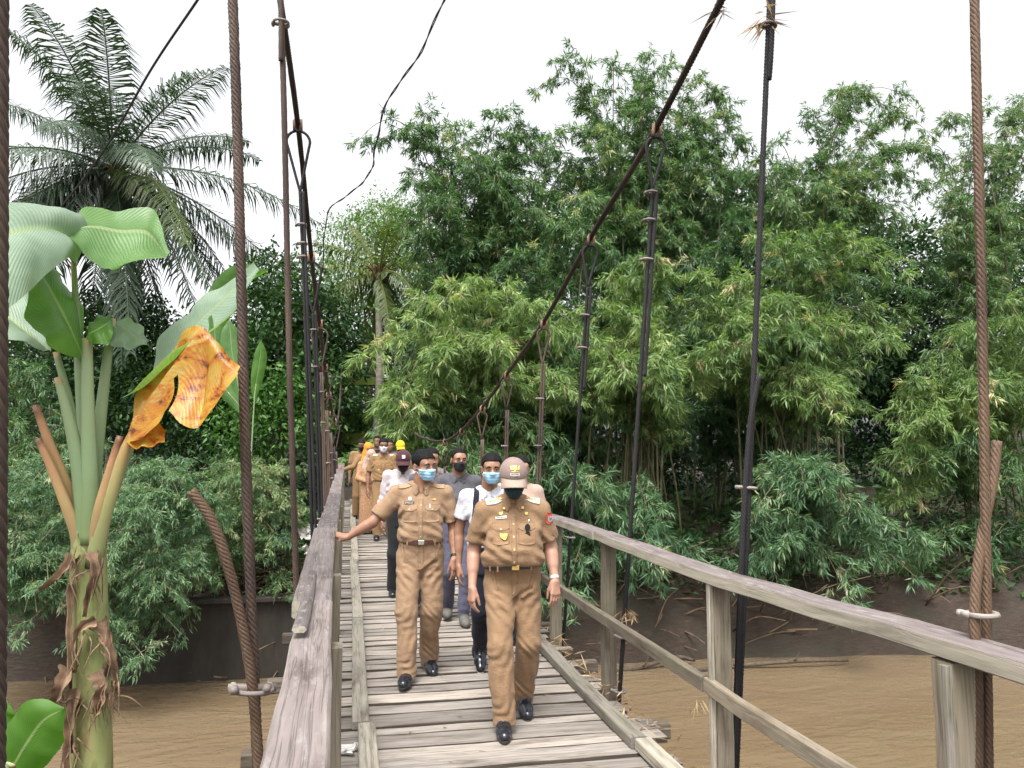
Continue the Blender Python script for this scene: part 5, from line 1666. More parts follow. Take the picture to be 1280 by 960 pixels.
def person(label, X, Y, z, rot, S, J, opt, group='officials walking across the footbridge'):
    """J: joint positions in metres (person facing -y, +x their left); opt: clothes and details"""
    e = thing('person', label, 'person', (X, Y, z), rot, group)
    det = opt.get('detail', 2)
    hres = {2: 0.0062, 1: 0.009, 0: 0.013}[det]
    j = {k_: np.asarray(v, float) * S for k_, v in J.items()}
    hc = j['head']
    RM = rotm(*opt.get('look', (0, 0, 0)))
    hs = S * opt.get('hs', 1.0)
    bw = opt.get('bulk', 1.0)
    sk = M[opt.get('skin', 'skin_tan')]
    neckb = j['neck']
    shl, shr = j['shL'], j['shR']
    mid = (shl + shr) / 2
    pel = j['pelvis']
    lean_x = lambda zz: np.interp(zz, [pel[2], mid[2]], [pel[0], mid[0]])
    lean_y = lambda zz: np.interp(zz, [pel[2], mid[2]], [pel[1], mid[1]])
    belly = opt.get('belly', 0.0)
    def prof(inf, z0, z1, flare=0.0):
        zz = np.array([z0, pel[2] - 0.03 * S, pel[2] + 0.07 * S, pel[2] + 0.17 * S, pel[2] + 0.30 * S, mid[2] - 0.07 * S, mid[2] + 0.005 * S, z1])
        w = np.array([.150, .160, .150 + .3 * belly, .150 + .22 * belly, .168, .178, .150, .085]) * S * bw
        d = np.array([.105, .112, .108 + .45 * belly, .112 + .5 * belly, .116 + .12 * belly, .108, .085, .065]) * S * (0.5 + 0.5 * bw)
        yc = np.array([.0, .005, -.005 - .35 * belly, -.008 - .4 * belly, -.006 - .1 * belly, .008, .015, .02]) * S
        o_ = np.argsort(zz)
        return np.stack([zz, w + inf, d + inf, yc + lean_y(zz), lean_x(zz) + 0 * zz], -1)[o_]
    # ---------- skin
    lo = np.min([v for v in j.values()], 0) - 0.20; hi = np.max([v for v in j.values()], 0) + 0.20
    lo[2] = -0.01; hi[2] = hc[2] + 0.16 * S
    fine = []
    if det == 2:
        for sd in 'LR':
            w_, hd = j['wr' + sd], norm(np.asarray(opt['hand' + sd][0], float))
            c_ = w_ + hd * 0.10
            fine.append((c_ - 0.105, c_ + 0.105, 0.0042))
    F = Field(lo, hi, hres, fine)
    F.trunk(prof(-0.012, pel[2] - 0.12 * S, neckb[2]), 0.03)
    seg_r(F, [neckb - [0, 0, .04], neckb + (hc - neckb) * 0.35, hc + RM @ np.array([0, .012, -.05]) * hs], [.066 * S, .056 * S, .055 * S], 0.03)
    for sd in 'LR':
        seg_r(F, [j['sh' + sd], j['el' + sd], j['wr' + sd]], [.048 * S * bw, .039 * S * bw, .026 * S], 0.02)
        F.cap(j['el' + sd] * 0.75 + j['wr' + sd] * 0.25, j['el' + sd] * 0.5 + j['wr' + sd] * 0.5, .039 * S * bw, .034 * S * bw, 0.02)
        F.cap(mid, j['sh' + sd], .06 * S, .055 * S, 0.03)
        seg_r(F, [j['hip' + sd], j['kn' + sd], j['an' + sd]], [.072 * S, .050 * S, .036 * S], 0.02)
        if det >= 1:
            hd = opt['hand' + sd]
            hand_sdf(F, j['wr' + sd], np.asarray(hd[0], float), np.asarray(hd[1], float), np.asarray(hd[2], float), hd[3] if len(hd) > 3 else (0.25, 0.45, 0.35), S * 0.98, hd[4] if len(hd) > 4 else 0.0)
        else:
            d_ = norm(np.asarray(opt.get('hand' + sd, ((0, 0, -1),))[0], float))
            F.ell(j['wr' + sd] + d_ * 0.075 * S, np.array((.024, .036, .080)) * S, 0.02)
    head_parts(F, hc, RM, hs, ('cap' if opt.get('cap') else True) if det >= 1 else False)
    skinVF = F.mesh()
    mesh_obj('body', skinVF, sk, e)
    skb = bvh(skinVF)
    H = lambda *p: hc + RM @ (np.array(p) * hs)
    # ---------- head dress
    hr = hres * (0.62 if det == 2 else 0.6)
    def hfield(m=0.17):
        return Field(hc - m * hs, hc + m * hs, hr)
    def local(X_, Y_, Z_):
        x, y, z_ = X_ - hc[0], Y_ - hc[1], Z_ - hc[2]
        return [(RM[0, i] * x + RM[1, i] * y + RM[2, i] * z_) / hs for i in range(3)]
    def skull(F_, inf):
        F_.ell(H(0, .018, .034), (np.array((.075, .094, .084)) + inf) * hs, 0.02, Rm=RM)
        F_.ell(H(0, -.045, .03), (np.array((.062, .05, .05)) + inf) * hs, 0.02, Rm=RM)
    if opt.get('hair', True):
        F = hfield()
        skull(F, opt.get('hair_thick', 0.010) if not opt.get('cap') else .004)
        F.warp(waves(5, 0.0018, 120, 260))
        F.warp(lambda X_, Y_, Z_: 0.012 * hs * np.clip(1 - (local(X_, Y_, Z_)[2] + .01) / .07, 0, 1) * (0 if opt.get('cap') else 1))
        hl = opt.get('hairline', 0.060)
        def cutf(X_, Y_, Z_):
            x, y, z_ = local(X_, Y_, Z_)
            side = np.interp(y + 0 * (x + z_), [-.11, -.058, -.044, -.026, -.006, .030, .048, .10], [hl + .012, hl + .006, .045, -.012, .010, .012, -.046, opt.get('nape', -.060)])
            if opt.get('cap'):
                return np.maximum(side - z_, z_ - .028) * hs * 0.6
            return (side - z_) * hs * 0.6
        F.cut(cutf)
        mesh_obj('hair', F.mesh(), M['hair'], e)
    if det >= 1 and not opt.get('cap'):
        b = MB()
        for q_ in (-1, 1):
            b.tube(catmull([H(q_ * .014, -.0955, .020), H(q_ * .030, -.0975, .025), H(q_ * .048, -.088, .019)], 8), np.array([.003, .0042, .0045, .0045, .004, .0035, .003, .0015]) * hs, 6)
        b.build('eyebrows', M['hair'], e, smooth=True)
        for q_ in (-1, 1):
            b = MB(); c_ = H(q_ * .031, -.0785, .002)
            b.ball(c_, np.array((.0115,) * 3) * hs, 12, 10)
            ey = b.build('eye', M['eyewhite'], e, smooth=True)
            b = MB(); b.ball(c_ + RM @ np.array([0.001, -.0068, -0.0012]) * hs, np.array((.0068, .0062, .0068)) * hs, 10, 8)
            b.build('iris', M['iris'], ey, smooth=True)
            b = MB(); b.tube(catmull([H(q_ * .019, -.0895, .003), H(q_ * .031, -.0925, .0085), H(q_ * .044, -.086, .003)], 8), .0026 * hs, 6)
            b.build('eyelid', sk, ey, smooth=True)
    if opt.get('mask'):
        F = hfield()
        head_parts(F, hc, RM, hs, False)
        F.cap(H(0, -.09, .0), H(0, -.108, -.03), .012 * hs, .015 * hs, 0.02)
        F.ell(H(0, -.084, -.060), np.array((.036, .020, .040)) * hs, 0.02, Rm=RM)
        if opt.get('beak'):
            F.ell(H(0, -.075, -.055), np.array((.045, .05, .045)) * hs, 0.025, Rm=RM)
        F.D -= 0.006
        zt, zb, yb = opt.get('mask_z', (-.006, -.118, -.018))
        def cutm(X_, Y_, Z_):
            x, y, z_ = local(X_, Y_, Z_)
            top = zt + 0.35 * np.clip(np.abs(x) - 0.0, 0, .03) * -1.0
            if opt.get('vneck'):
                bot = zb + 0.55 * np.abs(x)
            else:
                bot = zb + 0.15 * np.abs(x)
            d_ = np.maximum(np.maximum(z_ - top, bot - z_), y - yb - 0.0)
            return d_ * hs
        F.cut(cutm)
        if det >= 1:
            def pleat(X_, Y_, Z_):
                x, y, z_ = local(X_, Y_, Z_)
                return 0.0011 * np.sin(z_ * 260) * hs
            F.warp(pleat)
        mo = mesh_obj('face_mask', F.mesh(), M[opt['mask']], e)
        if det >= 1:
            for q_ in (-1, 1):
                b = MB()
                for zz_ in (-.03, -.075):
                    b.tube(catmull([H(q_ * .056, -.03, zz_), H(q_ * .070, -.002, zz_ * 0.6), H(q_ * .082, .028, -.008 + zz_ * 0.3)], 8), .0018, 5)
                b.build('ear_loop', M['whiteplate'] if opt['mask'] in ('mask_blue', 'mask_pale') else M[opt['mask']], mo, smooth=True)
    if opt.get('cap'):
        F = hfield(0.22)
        F.ell(H(0, .016, .030), np.array((.091, .114, .102)) * hs, 0.02, Rm=RM)
        F.cut(lambda X_, Y_, Z_: ((.014 - 0.10 * (local(X_, Y_, Z_)[1])) - local(X_, Y_, Z_)[2]) * hs)
        capVF = F.mesh()
        co_ = mesh_obj('cap', capVF, M[opt['cap']], e)
        # curved peak
        b = MB()
        nu, nv = 17, 7
        u = np.linspace(-1, 1, nu)[:, None]; v = np.linspace(0, 1, nv)[None]
        ang = u * 1.18
        rx, ry = .087, .104
        bx_ = np.sin(ang) * rx * (1 + 0.04 * v); by_ = .016 - np.cos(ang) * ry - v * (.074 * np.cos(ang * 0.85) ** 0.7)
        bz_ = .0255 - v * .030 - 0.034 * (u ** 2) * v - 0.006 * u ** 2
        P = np.stack([bx_ + 0 * v, by_, bz_ + 0 * by_], -1)
        top = (P.reshape(-1, 3) * hs) @ RM.T + hc
        bot = ((P - [0, 0, .0045]).reshape(-1, 3) * hs) @ RM.T + hc
        i, jj_ = np.meshgrid(np.arange(nu - 1), np.arange(nv - 1), indexing='ij')
        Fq = np.stack([i * nv + jj_, i * nv + jj_ + 1, (i + 1) * nv + jj_ + 1, (i + 1) * nv + jj_], -1).reshape(-1, 4)
        ring = [a_ * nv + nv - 1 for a_ in range(nu)]
        ring = [0] + list(range(1, nv)) + [a_ * nv + nv - 1 for a_ in range(1, nu)] + [(nu - 1) * nv + b_ for b_ in range(nv - 2, -1, -1)]
        R_ = np.array(ring[:-1]); R2 = np.array(ring[1:]); K_ = nu * nv
        b.add(np.concatenate([top, bot]), np.concatenate([Fq[:, ::-1], Fq + K_, np.stack([R_, R2, R2 + K_, R_ + K_], -1)]))
        b.build('brim', M[opt.get('brim', opt['cap'])], co_, smooth=True)
        b = MB(); b.ball(H(0, .016, .130), np.array((.007, .007, .004)) * hs); b.build('cap_button', M[opt['cap']], co_, smooth=True)
        if det == 2 and opt.get('emblem'):
            ct = bvh(capVF)
            dd = RM @ np.array([0, 1, 0.0]); uu = RM @ np.array([1, 0, 0])
            # gold crest: shield between two sprays, over a white woven panel
            decal(ct, 'crest', M['gold'], co_, H(0, 0, .092), .026 * hs, .030 * hs, lambda a: -1 + 0.7 * abs(a) ** 2, d=dd, u=uu, lift=.002)
            for q_ in (-1, 1):
                decal(ct, 'crest_wing', M['gold'], co_, H(q_ * .020, 0, .090), .011 * hs, .028 * hs, lambda a: -1 + 0.5 * abs(a), d=dd, u=uu, rot=-q_ * 0.3, n=5, lift=.002)
            decal(ct, 'crest_base', M['gold'], co_, H(0, 0, .073), .044 * hs, .006 * hs, d=dd, u=uu, m=3, lift=.002)
            decal(ct, 'cap_panel', M['whiteplate'], co_, H(0, 0, .056), .056 * hs, .017 * hs, d=dd, u=uu, lift=.0022)
            for i_ in range(7):
                decal(ct, 'lettering', M['belt_brown'], co_, H(-.021 + i_ * .007, 0, .056), (.0042 if i_ % 3 else .003) * hs, .0075 * hs, d=dd, u=uu, n=3, m=3, lift=.0052, thick=.0006)
        elif opt.get('cap_mark'):
            ct = bvh(capVF)
            decal(ct, 'cap_mark', M[opt['cap_mark']], co_, H(0, 0, .075), .036 * hs, .034 * hs, lambda a: -1 + (0.0 if opt['cap_mark'] == 'whiteplate' else 1.0) , d=RM @ np.array([0, 1, 0.0]), u=RM @ np.array([1, 0, 0]), lift=.002)
    if opt.get('scarf'):
        F = Field(np.minimum(hc, neckb) - [.26, .24, .22], hc + [.22, .22, .20], hres)
        F.ell(H(0, .022, .022), np.array((.094, .108, .106)) * hs, 0.02, Rm=RM)
        F.ell(H(0, -.012, -.058), np.array((.086, .088, .090)) * hs, 0.03, Rm=RM)
        F.cap(neckb + [0, -.01, .03], (shl + mid) / 2 - [0, .02, .06], .085, .085, 0.06); F.cap(neckb + [0, -.01, .03], (shr + mid) / 2 - [0, .02, .06], .085, .085, 0.06)
        F.cap(neckb, mid - [0, .04, .16], .10, .10, 0.06)
        F.ell(H(0, -.105, -.012), np.array((.052, .07, .070)) * hs, 0.012, 'sub', Rm=RM)
        F.warp(waves(9, 0.004, 25, 50, (1, 1, 0.4)))
        mesh_obj('headscarf', F.mesh(), M[opt['scarf']], e)
    # ---------- shirt
    seed = opt.get('seed', 3)
    sm = M[opt['shirt']]
    belt_z = pel[2] + 0.065 * S
    long_ = opt.get('sleeve', 0.80)
    F = Field(lo, hi, hres)
    F.ax[2]  # full grid; the cut below trims it
    hem = belt_z - (opt.get('untucked', 0.012)) * S
    F.trunk(prof(0.008, pel[2] - 0.14 * S, neckb[2] + .005), 0.03)
    for sd in 'LR':
        s_, e_, w_ = j['sh' + sd], j['el' + sd], j['wr' + sd]
        F.cap(mid + [0, 0.01, 0.012 * S], s_ + [0, 0, .0], .066 * S, .060 * S * bw, 0.035)
        if long_ <= 1:
            end = s_ + (e_ - s_) * long_
            F.cap(s_, end, .062 * S * bw, .064 * S * bw, 0.028)
        else:
            seg_r(F, [s_, e_, w_ * 0.9 + e_ * 0.1], [.066 * S * bw, .056 * S * bw, .042 * S], 0.025)
    if det >= 1:
        wv = waves(seed, 0.0048, 20, 46, (1, 1, 1.2), 9); w2 = waves(seed + 1, 0.0018, 60, 100, (1, 1, 1), 6)
        F.warp(lambda X_, Y_, Z_: wv(X_, Y_, Z_) * np.interp(Z_, [hem, hem + 0.25, mid[2]], [1.4, 0.9, 0.6]) + w2(X_, Y_, Z_))
        # drag lines from the armpits and across the belly
        def drag(X_, Y_, Z_):
            x_ = X_ - lean_x(Z_)
            ap = np.exp(-((np.abs(x_) - .15) / .06) ** 2 - ((Z_ - mid[2] + .14) / .09) ** 2)
            bl = np.exp(-((Z_ - belt_z - .09) / .09) ** 2)
            return ap * .0050 * np.sin(Z_ * 70 + np.abs(x_) * 85) + bl * .0045 * np.sin(Z_ * 85 + x_ * 34 + 1.6 * np.sin(x_ * 21 + seed)) + 0 * Y_
        F.warp(drag)
        # cloth bloused over the belt
        F.warp(lambda X_, Y_, Z_: -0.010 * np.exp(-((Z_ - hem - 0.055) / 0.035) ** 2) + 0 * X_ + 0 * Y_)
    F.cut(lambda X_, Y_, Z_: hem - Z_ + 0.05 * X_ * opt.get('hip_tilt', 0.0) + 0 * Y_)
    F.cut(lambda X_, Y_, Z_: np.where(np.sqrt((X_ - neckb[0]) ** 2 + (Y_ - neckb[1]) ** 2) < 0.085 * S, Z_ - neckb[2] + 0.012 * S, -1) + 0 * X_)
    for sd in 'LR':
        s_, e_ = j['sh' + sd], j['el' + sd]
        if long_ <= 1:
            ax = norm(e_ - s_); end = s_ + (e_ - s_) * long_
            def slc(X_, Y_, Z_, ax=ax, end=end):
                t = (X_ - end[0]) * ax[0] + (Y_ - end[1]) * ax[1] + (Z_ - end[2]) * ax[2]
                lat = np.sqrt(np.maximum((X_ - end[0]) ** 2 + (Y_ - end[1]) ** 2 + (Z_ - end[2]) ** 2 - t * t, 0))
                return np.where((lat < 0.125) & (t < 0.16), t, -1)
            F.cut(slc)
            F.cap(end - ax * 0.05, end + ax * 0.09, .049 * S * bw, .0595 * S * bw, 0.0, 'sub')
    shVF = F.mesh()
    sh = mesh_obj('shirt', shVF, sm, e)
    sb = bvh(shVF)
    # ---------- trousers or skirt
    F = Field(lo, np.array([hi[0], hi[1], belt_z + 0.05]), hres)
    hemz = opt.get('hem', 0.045) * S
    pr = prof(0.004, pel[2] - 0.15 * S, belt_z + 0.02)
    pr = pr[pr[:, 0] <= belt_z + 0.021]
    zt_ = np.array([pel[2] - 0.15 * S, pel[2] - 0.06 * S, pel[2], belt_z + 0.012 * S])
    full_p = prof(0.004, pel[2] - 0.15 * S, neckb[2])
    rows = [[zz] + [float(np.interp(zz, full_p[:, 0], full_p[:, i])) for i in range(1, 5)] for zz in zt_]
    F.trunk(rows, 0.04)
    lg = opt.get('leg', 1.0)
    if opt.get('skirt'):
        cz = (j['anL'] + j['anR']) / 2
        rows = [[0.06 * S, .20 * S, .17 * S, cz[1], cz[0]], [0.5 * S, .19 * S, .15 * S, pel[1], pel[0]], [pel[2], .17 * S, .13 * S, pel[1], pel[0]]]
        F.trunk(rows, 0.04)
    else:
        for sd in 'LR':
            h_, k_, a_ = j['hip' + sd], j['kn' + sd], j['an' + sd]
            a2 = a_ + (k_ - a_) * max((hemz - a_[2]) / max(k_[2] - a_[2], 0.05), -0.3)
            seg_r(F, [h_ - [0, 0, .02], k_, a2], [.098 * S * lg, .078 * S * lg, .070 * S * lg], 0.026)
            ax = norm(a2 - k_)
            def slc(X_, Y_, Z_, ax=ax, a2=a2):
                t = (X_ - a2[0]) * ax[0] + (Y_ - a2[1]) * ax[1] + (Z_ - a2[2]) * ax[2]
                lat = np.sqrt(np.maximum((X_ - a2[0]) ** 2 + (Y_ - a2[1]) ** 2 + (Z_ - a2[2]) ** 2 - t * t, 0))
                return np.where((lat < 0.115 * S) & (t < 0.2), t, -1)
            F.cut(slc)
    if det >= 1:
        wv = waves(seed + 5, 0.0046, 18, 40, (1.0, 1.0, 0.75), 9); w2 = waves(seed + 6, 0.0016, 50, 90, (0.5, 0.5, 1.3), 6)
        kz = (j['knL'][2] + j['knR'][2]) / 2
        F.warp(lambda X_, Y_, Z_: wv(X_, Y_, Z_) * np.interp(Z_, [0, 0.2, kz, kz + 0.2, belt_z], [1.5, 1.1, 1.2, 0.9, 0.3]) + w2(X_, Y_, Z_))
        if det == 2 and not opt.get('skirt'):
            # drawn folds radiating from the crotch and breaking at the knees
            cr = (j['hipL'] + j['hipR']) / 2 - [0, 0.05, 0.10 * S]
            for sd, sx in (('L', 1), ('R', -1)):
                h_, k_, a_ = j['hip' + sd], j['kn' + sd], j['an' + sd]
                for q_, (a0, b0) in enumerate([((.015, .0), (.11, .055)), ((.012, -.05), (.105, .01)), ((.01, -.10), (.10, -.06))]):
                    p0 = np.array([cr[0] + sx * a0[0], 0, cr[2] + a0[1]]); p1 = np.array([cr[0] + sx * b0[0], 0, cr[2] + b0[1]])
                    yv = min(h_[1], k_[1]) - 0.098 * S * lg
                    t_ = lambda p_: h_[1] + (k_[1] - h_[1]) * np.clip((h_[2] - p_[2]) / max(h_[2] - k_[2], .1), 0, 1) - 0.094 * S * lg
                    p0[1] = t_(p0); p1[1] = t_(p1)
                    F.cap(p0, p1, 0.004, 0.010, 0.022, 'sub')
                # cloth breaking at the knee and over the shoe, long drapes down the shin
                def brk(X_, Y_, Z_, k_=k_, a_=a_, sx=sx, h_=h_):
                    near = np.exp(-(((X_ - np.interp(Z_, [a_[2], k_[2], h_[2]], [a_[0], k_[0], h_[0]])) / .10) ** 4))
                    kn = np.exp(-((Z_ - k_[2] + .03) / .085) ** 2); hm = np.exp(-((Z_ - a_[2] - .05) / .07) ** 2); th = np.exp(-((Z_ - (k_[2] + h_[2]) / 2 - .05) / .13) ** 2)
                    sh_ = np.exp(-((Z_ - (k_[2] + a_[2]) / 2) / .15) ** 2)
                    d_ = kn * .0036 * np.sin(Z_ * 70 + X_ * 75 * sx + 2.2 * np.sin(X_ * 25 + Z_ * 22)) + hm * .0042 * np.sin(Z_ * 80 + X_ * 70 * sx + 2.2 * np.sin(Z_ * 25 + X_ * 32))
                    d_ = d_ + th * .0042 * np.sin(Z_ * 62 - X_ * 75 * sx + 1.2 * np.sin(Z_ * 21 + X_ * 17)) + sh_ * .0042 * np.sin(X_ * 105 + Z_ * 14 * sx + 1.1 * np.sin(Z_ * 17 + Y_ * 40))
                    return d_ * near
                F.warp(brk)
    F.cut(lambda X_, Y_, Z_: Z_ - belt_z - 0.012 * S + 0.05 * X_ * opt.get('hip_tilt', 0.0) + 0 * Y_)
    trVF = F.mesh()
    tr = mesh_obj('skirt' if opt.get('skirt') else 'trousers', trVF, M[opt['trousers']], e)
    if det == 2:
        tbv = bvh(trVF)
        decal(tbv, 'fly', M[opt['trousers']], tr, (pel[0] + .006, 0, pel[2] - .045 * S), .034 * S, .17 * S, lambda a: -1 + .25 * (a + 1) ** 2 * .5, n=6, m=12, thick=.003)
        for sx in (-1, 1):
            decal(tbv, 'pocket_edge', M[opt['trousers']], tr, (pel[0] + sx * .125 * S, 0, pel[2] - .02 * S), .014 * S, .15 * S, rot=-sx * .22, n=4, m=10, thick=.004)
    # ---------- shoes
    for sd in 'LR':
        a_ = j['an' + sd]
        fd = opt.get('foot' + sd, (0, -1, 0))
        fd = norm(np.asarray(fd, float)); sdv = norm(np.cross((0, 0, 1), fd)); upv = np.cross(fd, sdv)
        heel = a_ - upv * 0.062 * S - fd * 0.035 * S
        ball = a_ - upv * 0.066 * S + fd * 0.115 * S
        toe = a_ - upv * 0.068 * S + fd * 0.185 * S
        F = Field(np.minimum(np.minimum(heel, toe), a_) - 0.09, np.maximum(np.maximum(heel, toe), a_) + 0.09, max(hres * 0.8, 0.005))
        F.cap(heel, ball, .040 * S, .046 * S, 0.02); F.cap(ball, toe - fd * .012, .047 * S, .036 * S, 0.02)
        F.cap(a_ + upv * 0.02 * S, (heel + ball) / 2 + upv * 0.02, .044 * S, .044 * S, 0.03)
        def sole(X_, Y_, Z_, b=a_ - upv * 0.086 * S, n_=upv):
            return -((X_ - b[0]) * n_[0] + (Y_ - b[1]) * n_[1] + (Z_ - b[2]) * n_[2])
        F.cut(sole)
        F.cut(lambda X_, Y_, Z_, b=a_ + upv * .03 * S, n_=upv: (X_ - b[0]) * n_[0] + (Y_ - b[1]) * n_[1] + (Z_ - b[2]) * n_[2])
        so_ = mesh_obj('shoe', F.mesh(), M[opt.get('shoe', 'shoe')], e)
        if det >= 1:
            b = MB()
            t_ = np.linspace(0, 2 * np.pi, 25)[:-1]
            ln = 0.145 * S
            cen = a_ + fd * 0.075 * S - upv * 0.086 * S
            wv_ = np.where(np.cos(t_) > 0, .047, .040) * S
            ol = cen + fd * (np.cos(t_) * ln)[:, None] + sdv * (np.sin(t_) * wv_)[:, None]
            V = np.concatenate([ol + upv * .006, ol - upv * .006])
            i = np.arange(24); i2 = (i + 1) % 24
            b.add(V, [list(range(24)), list(range(47, 23, -1))] + [[a0, a0 + 24, b0 + 24, b0] for a0, b0 in zip(i, i2)])
            b.build('sole', M[opt.get('sole', 'sole')], so_)
    # ---------- belt, collar and sewn-on details
    tb = bvh(trVF)
    if opt.get('belt'):
        nb = norm(np.array([-0.05 * opt.get('hip_tilt', 0.0), 0, 1.0]))
        c_ = np.array([pel[0], pel[1], belt_z - 0.008 * S])
        bo_, (cc, rows_, dist_) = ring_on(tb, 'belt', M[opt['belt']], e, c_, nb, 0.32, 0.032 * S, 0.006)
        if det >= 1:
            fi = min(range(len(rows_)), key=lambda q_: rows_[q_][0][1])
            p_ = c_ + rows_[fi][0] * (dist_[fi] + 0.004)
            b = MB(); b.bar(p_ + [-.022, -.004, 0], p_ + [.022, -.004, 0], 0.034, 0.008, up=(0, -1, 0), ch=.003)
            b.build('buckle', M[opt.get('buckle', 'steel')], bo_)
            if det == 2:
                for sx in (-.095, .095, -.15, .15):
                    fi = min(range(len(rows_)), key=lambda q_: abs(rows_[q_][0][0] * dist_[q_] - sx) + (5 if rows_[q_][0][1] > 0 else 0))
                    p_ = c_ + rows_[fi][0] * (dist_[fi] + 0.0065)
                    b = MB(); b.bar(p_ + [0, 0, -.024], p_ + [0, 0, .024], .010, .005, up=rows_[fi][0], ch=.001); b.build('belt_loop', M[opt['trousers']], tr)
    if opt.get('collar', True) and det >= 1:
        nA = 33
        th = np.linspace(-2.80, 2.80, nA)                # 0 is the back of the neck
        rn = .066 * S
        b = MB(); rowsV = []
        for t in th:
            fr = max(0.0, (abs(t) - 1.5) / 1.3)
            o_ = np.array([math.sin(t), math.cos(t), 0])
            base = neckb + np.array([0, -.006 - 0.012 * fr, 0])
            top = base + o_ * (rn - .004) + [0, -0.016 * fr, (.036 - .040 * fr) * S]
            out_ = base + o_ * (rn + .016 + .010 * fr) + [0, -0.028 * fr, (.006 - .030 * fr - 0.062 * math.exp(-((abs(t) - 2.36) / .20) ** 2)) * S]
            hit = sb.ray_cast(Vector(out_ + o_ * 0.10 + np.array([0, 0, 0.05])), Vector(norm(-o_ - np.array([0, 0, 0.5]))), 0.25)
            if hit[0] is not None:
                out_ = np.array(hit[0]) + o_ * .007 + [0, -.003 * fr, .004]
            midp = (top + out_) / 2 + o_ * .003 + [0, 0, .002]
            rowsV.append([top - o_ * 0.004 - [0, 0, 0.03], top, midp, out_, out_ - o_ * .003 - [0, 0, .002], midp - o_ * .003 - [0, 0, .002]])
        V = np.array(rowsV)
        i, jj_ = np.meshgrid(np.arange(nA - 1), np.arange(5), indexing='ij')
        b.add(V.reshape(-1, 3), np.stack([i * 6 + jj_, (i + 1) * 6 + jj_, (i + 1) * 6 + jj_ + 1, i * 6 + jj_ + 1], -1).reshape(-1, 4))
        b.build('collar', sm, sh)
    if opt.get('uniform') and det >= 1:
        cx = lambda zz: float(lean_x(zz))
        uz = mid[2]
        n_, m_ = (15, 9) if det == 2 else (7, 5)
        decal(sb, 'placket', sm, sh, (cx(uz - .25 * S), 0, uz - .22 * S), .034 * S, .40 * S, n=4, m=22, thick=.0025)
        if det == 2:
            for i_ in range(5):
                decal(sb, 'shirt_button', M['button'], sh, (cx(uz - .1 * S), 0, uz - (.085 + .078 * i_) * S), .009, .009, n=4, m=4, lift=.005, thick=.002)
        for sx in (-1, 1):
            px_, pz_ = cx(uz - .12) + sx * .084 * S, uz - .098 * S
            decal(sb, 'pocket', sm, sh, (px_, 0, pz_ - .050 * S), .105 * S, .125 * S, lambda a: -1 + 0.12 * abs(a) ** 3, n=n_, m=m_, thick=.003)
            decal(sb, 'pocket_flap', sm, sh, (px_, 0, pz_ - .004 * S), .112 * S, .046 * S, lambda a: -1 + 0.75 * abs(a) ** 2.5, n=n_, m=m_, lift=.0045, thick=.004)
            if det == 2:
                decal(sb, 'shirt_button', M['button'], sh, (px_, 0, pz_ - .018 * S), .009, .009, n=4, m=4, lift=.0085, thick=.002)
            # shoulder straps lie along the shoulder, seen from above
            s_ = j['shL'] if sx > 0 else j['shR']
            pc = (s_ * 0.66 + neckb * 0.34); pc = np.array([pc[0], pc[1] - .012, pc[2]])
            ep = decal(sb, 'shoulder_strap', M[opt.get('strap', 'khaki_epaulette')], sh, pc, .118 * S, .050 * S, d=(0, 0.45, -1), u=norm(s_ - neckb), lift=.004, thick=.004, n=9, m=5)
            if opt.get('strap') == 'whiteplate':
                for i_ in range(4):
                    q_ = pc + norm(s_ - neckb) * (-.036 + .021 * i_)
                    decal(sb, 'insignia', M['gold'], ep, q_, .015 if i_ else .02, .020, d=(0, 0.45, -1), u=norm(s_ - neckb), lift=.009, thick=.002, n=4, m=4)
    for dt in opt.get('decals', ()):
        nm, mt, cx_, cz_, w_, h_ = dt[:6]
        kw = dt[6] if len(dt) > 6 else {}
        decal(sb, nm, M[mt], sh, (cx_ * S, 0, cz_ * S), w_ * S, h_ * S, **kw)
    if opt.get('watch'):
        for sd, strap, face in opt['watch']:
            w_, e_ = j['wr' + sd], j['el' + sd]
            ax = norm(w_ - e_)
            c_ = w_ - ax * 0.022
            wo, (cc, rows_, dist_) = ring_on(skb, 'watch', M[strap], e, c_, ax, 0.075, 0.018, 0.004, 26)
            fi = min(range(len(rows_)), key=lambda q_: rows_[q_][0] @ np.array([0.45 if sd == 'L' else -0.45, -0.9, 0.1]))
            r_ = rows_[fi][0]; p_ = c_ + r_ * (dist_[fi] + .003)
            b = MB(); a_ = np.arange(16) * 2 * np.pi / 16
            b.sweep(np.array([p_, p_ + r_ * .008]), np.stack([np.cos(a_), np.sin(a_)], -1) * .019, up=ax)
            wf = b.build('watch_case', M['steel'], wo, smooth=False)
    return e, sb, sh, tb, tr, skb, j


BASE = dict(head=(0, -.02, 1.585), neck=(0, .02, 1.435), shL=(.172, .02, 1.375), shR=(-.172, .02, 1.375),
            elL=(.225, .03, 1.09), wrL=(.235, -.05, .85), elR=(-.225, .03, 1.09), wrR=(-.235, -.05, .85),
            pelvis=(0, 0, .94), hipL=(.082, 0, .885), hipR=(-.082, 0, .885),
            knL=(.09, -.04, .48), knR=(-.09, -.04, .48), anL=(.095, .02, .086), anR=(-.095, .02, .086))
DOWN_L = ((0.05, -.15, -1), (-1, 0.25, 0.0), (0, -1, 0))
DOWN_R = ((-0.05, -.15, -1), (1, 0.25, 0.0), (0, -1, 0))


def J_(**kw):
    d = dict(BASE); d.update(kw); return d


def O_(**kw):
    d = dict(handL=DOWN_L, handR=DOWN_R); d.update(kw); return d


def stand(px, Y, dz=0.0):
    p = at(px, 640, Y)
    return float(p[0]), Y, float(deckz(Y)) + dz


